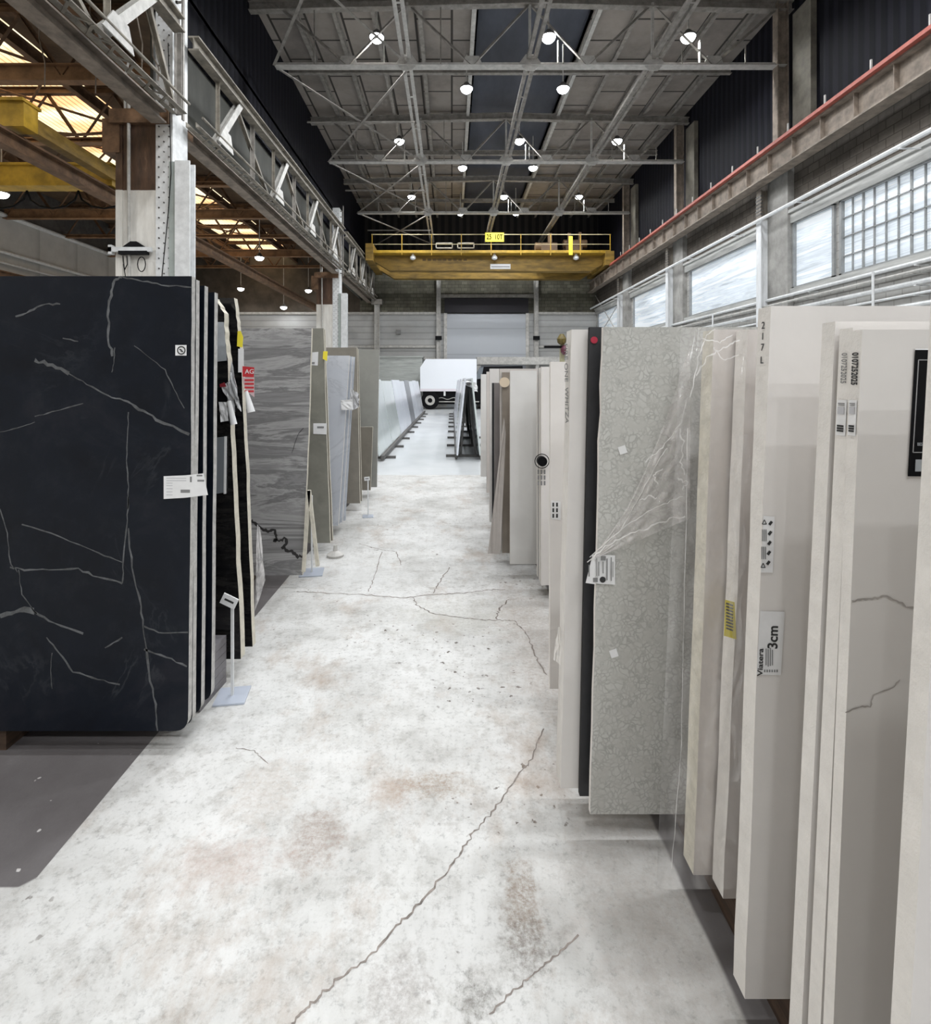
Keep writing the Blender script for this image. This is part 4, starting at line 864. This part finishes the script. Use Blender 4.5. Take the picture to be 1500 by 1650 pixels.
sm2, dm2 = rs('grey-white slab with a yellow warning tag on its edge', [(1205,531),(1188,950),(1165,1448)], 1448, .06, QUARTZ3, EDGE_W, chip=.0015)
st = sheet(sm2, 'yellow_warning_tag', [(1168,966),(1183,970),(1186,1030),(1166,1024)], dm2-.002, YELLOW_B, yoff=-.001)
g = G()
for i in range(9):
    a = P(1170,972+i*5,dm2-.0045); b = P(1181,976+i*5,dm2-.0045); g.bar(a, b, .0006, .004, up=(0,0,1))
g.build('print', INK, st)
# near slabs
sn, dn = rs('white slab with warning strip and 3cm label on its face', [(1242,493),(1221,1040),(1200,1610)], 1610, .05, QUARTZ, EDGE_W, chip=.0012, d=1.222)
def so(label, xt, xb2, yt, dd, t, face=QUARTZ, em=EDGE_W, **kw): return slab(label, 1, [(xt, yt), (xb2, VY+(CH-ZS)*F/dd)], yt, dd, t, face, em, GR, **kw)
sN = so('white slab just in front of the labelled one, lower top', 1346, 1287-2, 518, 1.032, .036)
sp = so('white slab with a faint stamped number down its edge', 1374, 1313, 528, .987, .033)
vq = [([(1373,969),(1390,966),(1410,964),(1423,960),(1445,967),(1460,978),(1500,982)],.0035),([(1362,1148),(1385,1139),(1402,1139),(1407,1120),(1440,1108),(1450,1095)],.0025)]
sq = so('light grey slab with a black poster and bold stamped number on its edge', 1389, 1333, 531, .954, .025, mat('x_q', (.66,.635,.605), .25, 0, .05, 3), EDGE_W, veins=vq, veinm=VEING)
so('cream-edged slab at the bottom right corner, nearest of all', 1532, 1430, 480, .72, .03, QUARTZ, EDGE_W)
def etext(parent, s, px, py, dd, t, size, m, sx=1.0, up=False, slope=.05):
    q = P(px, py, dd+t/2)
    if up: return text(parent, s, q, size, m, (0,-1,0), (0,0,1), sx=sx)
    return text(parent, s, q, size, m, (-slope,0,-1), (0,-1,0), sx=sx)
def ex_at(top, bot, dd, py, t):   # px of the middle of an edge strip at height py (front plane)
    f = (py-top[1])/(bot[1]-top[1]); x = top[0]+(bot[0]-top[0])*f; return VX+(x-VX)*dd/(dd+t/2)
def estrip(parent, name, top, bot, dd, t, y0, y1, m, ww=.7):   # thin label on the narrow edge
    g = G(); V = []
    for yy in (y0, y1):
        f = (yy-top[1])/(bot[1]-top[1]); x = top[0]+(bot[0]-top[0])*f; q = P(x, yy, dd)
        for k_ in (.5-ww/2, .5+ww/2): V.append(Vector((q.x-.0015, dd+t*k_, q.z)))
    g.quadgrid(V+[v-Vector((.0006,0,0)) for v in V], [(0,1,3,2),(4,6,7,5)]); return g.build(name, m, parent)
bp_ = lambda xb2, dd: (xb2, VY+(CH-ZS)*F/dd)
tp, bt = (1374,528), bp_(1313,.987)
q = P(1,590,.987+.02); 
def edge_text(parent, s, top, bot, dd, t, py, size, m, sx=1, upright=False, bold=0):
    f = (py-top[1])/(bot[1]-top[1]); x = top[0]+(bot[0]-top[0])*f; q = P(x, py, dd); T = P(top[0], top[1], dd); B = P(bot[0], bot[1], dd); dr = (B-T).normalized()
    c = Vector((q.x-.0018, dd+t*.5, q.z))
    if upright: return text(parent, s, c, size, m, (0,-1,0), -dr, sx=sx, bold=bold)
    return text(parent, s, c, size, m, dr, (0,-1,0), sx=sx, bold=bold)
edge_text(sp, '0107252025', tp, bt, .987, .033, 593, .019, INKG, .62)
edge_text(sq, '0107252025', (1389,531), bp_(1333,.954), .954, .025, 594, .020, INK, .60, bold=.0004)
for pr, tp_, bt_, dd, t_ in ((sp, (1374,528), bp_(1313,.987), .987, .033), (sq, (1389,531), bp_(1333,.954), .954, .025)):
    st = estrip(pr, 'edge_label', tp_, bt_, dd, t_, 645, 703, PAPER, .75)
    for y0, y1, m in ((650,651.5,INKG),(653,654,INKG),(656,668,mat('faint_print', (.5,.5,.52))),(686,689,INK),(690,693,INK),(694,697,INK)):
        o = estrip(st, 'print', tp_, bt_, dd, t_, y0, y1, m, .5); o.location.x -= .0012
for s_, py in (('2', 523), ('I', 541), ('7', 559), ('L', 580)): edge_text(sn, s_, (1242,493), (1200,1610), 1.222, .05, py, .024, INK, 1.1, True)
# warning strip
st = sheet(sn, 'warning_sticker', [(1229,831),(1247,832),(1244,922),(1225,922)], dn, PAPER, yoff=-.002)
g = G()
for i in range(5): p0 = P(1241.5-i*.9, 843+i*16, dn-.0035); g.bar(p0+Vector((-.003,0,-.004)), p0+Vector((.003,0,.004)), .0006, .006, up=(0,0,1))
for i in range(2):
    p0 = P(1231.5-i*2, 841+i*70, dn-.0035)
    for a, b in (((-.005,-.005),(0,.005)),((0,.005),(.005,-.005)),((-.005,-.005),(.005,-.005))): g.bar(p0+Vector((a[0],0,a[1])), p0+Vector((b[0],0,b[1])), .0006, .0016, up=(0,0,1))
g.build('warning_marks', INK, st)
g = G()
for j, (y0, y1) in enumerate(((853,872),(881,901))):
    for i in range(3): p0 = P(1227.5+i*3-j, y0, dn-.0035); p1 = P(1229+i*3-j, y1, dn-.0035); g.box(p0.x, p1.x, p0.y-.0004, p0.y, p1.z, p0.z)
g.build('fine_print', INKG, st)
st = sheet(sn, 'thickness_label', [(1224,984),(1263,985),(1257,1087),(1218,1086)], dn, PAPER, yoff=-.002)
upx, upy = (.03,0,1), (-1,0,.03)
text(st, '3cm', P(1246,1027,dn-.0035), .032, INK, upx, upy, bold=.0006); text(st, 'Viatera', P(1225.5,1067,dn-.0035), .017, INK, upx, upy, sx=1.3, bold=.0002)
g = G()
for i, (y0, y1) in enumerate(((1045,1072),(1046,1074),(1044,1073),(1047,1072))): p0 = P(1233.5+i*3.4,y0,dn-.0035); p1 = P(1235+i*3.4,y1,dn-.0035); g.box(p0.x, p1.x, p0.y-.0004, p0.y, p1.z, p0.z)
for i in range(6): p0 = P(1231+i*4,1079,dn-.0035); p1 = P(1233+i*4,1083,dn-.0035); g.box(p0.x, p1.x, p0.y-.0004, p0.y, p1.z, p0.z)
g.build('fine_print', INKG, st)
# black poster on near slab
pt = sheet(sq, 'black_poster', [(1473,563),(1700,563),(1688,768),(1461,767)], .954, BLACK, yoff=-.002, t=.001)
g = G(); c4 = [P(a, b, .9505) for a, b in ((1480,580),(1690,580),(1684,729),(1471,729))]
for a, b in zip(c4, c4[1:]+c4[:1]): g.bar(a, b, .0006, .0016, up=(0,0,1))
g.build('poster_outline', mat('poster_line', (.3,.3,.3), .5), pt)
sheet(pt, 'white_strip', [(1472,562),(1700,562),(1700,564),(1472,564)], .954, PAPER, yoff=-.003)
text(pt, 'BEST', P(1484,716,.950), .008, PAPERG, sx=.8)
sheet(pt, 'grey_patch', [(1472,740),(1600,740),(1600,758),(1471,759)], .954, PAPERG, yoff=-.004)
# clear film around the middle of the right row
def drape(pts_fn, nu, nv, name, m, label=None, parent=None):
    g = G(); V = [pts_fn(i/nu, j/nv) for i in range(nu+1) for j in range(nv+1)]; W = nv+1
    g.quadgrid(V, [(i*W+j, i*W+j+1, (i+1)*W+j+1, (i+1)*W+j) for i in range(nu) for j in range(nv)])
    o = g.build(name, m, parent)
    for p_ in o.data.polygons: p_.use_smooth = True
    if label: tag(o, label, 'plastic film')
    return o
def fold(u, v):  # gathered film fanning from a low left point to the upper right
    rnd = math.sin(u*23+v*9)*.5+math.sin(u*51-v*17)*.3+math.sin(v*37+u*5)*.35
    a0 = Vector((948,905)); top = Vector((1112,560)); bot = Vector((1112,835))
    e = top.lerp(bot, v); mid = a0.lerp(e, u)
    mid.y += 42*math.sin(u*math.pi)*(1-v)*1.1*(1 if u < .9 else .5)
    q = P(mid.x, mid.y, dt-.012-.03*u+.010*rnd*(.3+u)); return q
drape(fold, 40, 26, 'plastic_film', FILM, 'clear film draped in folds over the terrazzo slab')
def wrap(u, v):
    x = 1085+135*u+ (12-40*v)*1.0; y = 528+v*905
    return P(x, y, 1.43+.02*math.sin(u*19+v*6)+.008*math.sin(v*40+u*9)) 
drape(wrap, 24, 60, 'plastic_film', FILM, 'clear film hanging over the yellowed-edge slab beside the terrazzo')
drape(lambda u, v: P(1183-6*v+22*u*(1-.3*v)+5*math.sin(v*22), 700+v*560, 1.34+.012*math.sin(v*31+u*7)), 6, 50, 'plastic_film', FILM, parent=sn)
# pale ribbons along the film creases; highlights put into their colour
fl_ = [o_ for o_ in COL.objects if o_.name.startswith('plastic_film') and 'terrazzo slab' in str(o_.get('label', '')) and 'folds' in o_['label']][0]
FILM4 = film('folded_film', .32, (.80,.76,.74))
fl_.data.materials[0] = FILM4
for i, (pts, w) in enumerate([([(946,906),(975,880),(1010,862),(1050,848),(1085,835),(1104,832)],.010), ([(950,898),(990,862),(1030,832),(1070,812),(1100,800)],.006), ([(1040,745),(1072,715),(1098,680),(1108,640)],.008),
        ([(1000,855),(1030,800),(1055,752),(1075,722)],.005), ([(1096,690),(1102,715),(1096,740),(1103,765)],.012), ([(1068,755),(1052,765),(1060,780)],.008), ([(1030,806),(1045,800),(1058,802)],.010), ([(1092,770),(1106,778),(1100,790)],.012)]):
    G().ribbon([P(a, b, dt-.05) for a, b in pts], w*.45, (0,-1,0), 0, jit=w*.5, sub=6, seed=60+i).build('crease_highlight', FILM3, fl_)
fw_ = [o_ for o_ in COL.objects if o_.name.startswith('plastic_film') and 'yellowed-edge slab beside' in str(o_.get('label', ''))][0]
for i, (pts, w) in enumerate([([(1112,640),(1125,575),(1140,540),(1152,530)],.006), ([(1122,605),(1140,575),(1165,560),(1192,548)],.008), ([(1130,545),(1160,552),(1180,540)],.006), ([(1108,690),(1104,900),(1098,1200),(1082,1400)],.004), ([(1150,560),(1165,580),(1190,572)],.006)]):
    G().ribbon([P(a, b, 1.39) for a, b in pts], w*.45, (0,-1,0), 0, jit=w*.4, sub=7, seed=80+i).build('crease_highlight', FILM3, fw_)
# right bearers
for (x0, x1, y0, l) in ((.78,.9,.74,'nearest the aisle'),(2.3,2.42,.74,'in the middle'),(3.3,3.42,.74,'deep under the slabs')):
    tag(G().box(x0, x1, y0, 8.05, 0, ZS).build('timber_bearer', WOOD), 'long dark timber under the right slabs, '+l, 'timber', 'timbers under the right slabs')

# electric hoist on a post above the right row
r = thing('jib_hoist', (1.75, 8.6, 0), 'small jib hoist with yellow motor behind the right row of slabs', 'hoist')
q = P(905,548,8.6)
G().tube((q.x+.03, 8.7, 0), (q.x+.03, 8.7, q.z), .045, 10).build('post', mat('khaki_post', (.45,.43,.28), .5), r)
G().lathe((q.x, 8.6, q.z-.07), [(.04,0),(.07,.03),(.08,.09),(.05,.14),(.03,.17)], 12).build('motor', mat('olive_yellow', (.16,.12,.03), .5, 0, .6, 30), r)
G().lathe((q.x+.05, 8.58, q.z-.24), [(.03,0),(.07,.04),(.07,.1),(.03,.16)], 12).build('hook_block', mat('maroon', (.12,.03,.05), .5), r)
G().box(q.x-.28, q.x+.02, 8.6, 8.66, q.z-.13, q.z-.09).build('arm', BLACK, r)

# ------------------------------------------------------------------ far racks
def lean_slab(xb, xt, y0, y1, z0, z1, t, m, label, group, rack_side):
    n = Vector((z1-z0, 0, -(xt-xb))).normalized()*t*rack_side
    a = [Vector((xb,y0,z0)), Vector((xb,y1,z0)), Vector((xt,y1,z1)), Vector((xt,y0,z1))]; v = a+[q-n for q in a]
    g = G(); g.quadgrid(v, [(0,1,2,3),(7,6,5,4),(0,4,5,1),(1,5,6,2),(2,6,7,3),(3,7,4,0)]); return tag(g.build('leaning_slab', m), label, 'stone slab', group)
WG = mat('pale_green_white', (.58,.63,.62), .12, 0, .06, 2); WB = mat('cool_white', (.68,.71,.77), .2, 0, .06, 2); GD = mat('slate_grey', (.22,.23,.25), .3, 0, .2, 3)
ys = [10.0, 12.1, 14.2, 16.3, 17.9, 19.8, 21.7, 23.6, 25.5]
cm = [WG, WG, WB, WB, GD, WB, WB, WB]
on = ['nearest','second','third','fourth','fifth, darker than the rest','sixth','seventh','farthest']
for i in range(8): lean_slab(-1.36, -1.62, ys[i], ys[i+1]-.06, .12, 1.58-.03*(i % 2), .03, cm[i], 'glossy pale slab leaning on the far left rack, '+on[i] if i != 4 else 'slate grey slab leaning among pale ones on the far left rack', 'slabs on the far left rack', 1)
def rack(name, x0, x1, apex, y0, y1, label):
    r = thing(name, ((x0+x1)/2, (y0+y1)/2, 0), label, 'slab rack')
    G().box(x0+.18, x0+.24, y0, y1, .04, .11).box(x1-.24, x1-.18, y0, y1, .04, .11).build('base_rail', STEEL_D, r)
    y = y0+.4
    while y < y1:
        G().box(x0, x1, y, y+.07, .0, .05).build('cross_foot', STEEL_D, r)
        G().bar((x0+.3, y+.03, .05), (apex-.02, y+.03, 1.5), .04, .04).bar((x1-.3, y+.03, .05), (apex+.02, y+.03, 1.5), .04, .04).build('a_frame', STEEL_D, r); y += 1.75
    G().box(apex-.03, apex+.03, y0, y1, 1.46, 1.52).build('top_rail', STEEL_D, r)
rack('slab_rack', -2.7, -1.12, -1.93, 10.1, 26, 'dark steel A-frame rack behind the leaning slabs on the far left')
rack('slab_rack', -.12, .78, .325, 10.3, 25, 'dark steel A-frame rack in the middle of the far floor')
for i in range(7):
    y = 10.1+i*2.1
    lean_slab(.09, .245, y, y+2.04, .12, 1.60-.04*(i % 2), .03, WB if i != 1 else WG, 'pale slab leaning on the left face of the middle rack, %s' % ['nearest','second','third','fourth','fifth','sixth','farthest'][i], 'slabs on the middle rack', -1)
for i in range(3):
    y = 10.1+i*2.1
    lean_slab(.56, .40, y, y+2.04, .12, 1.60, .03, WG, 'pale slab leaning on the right face of the middle rack, %s' % ['nearest','second','third'][i], 'slabs on the right face of the middle rack', 1)
crumple('plastic_cover', [(744,612),(768,616),(770,632),(750,620)], 10.4, PAPER, 'white crumpled plastic over the top of the middle rack', 'plastic sheet', amp=.05, seed=40)
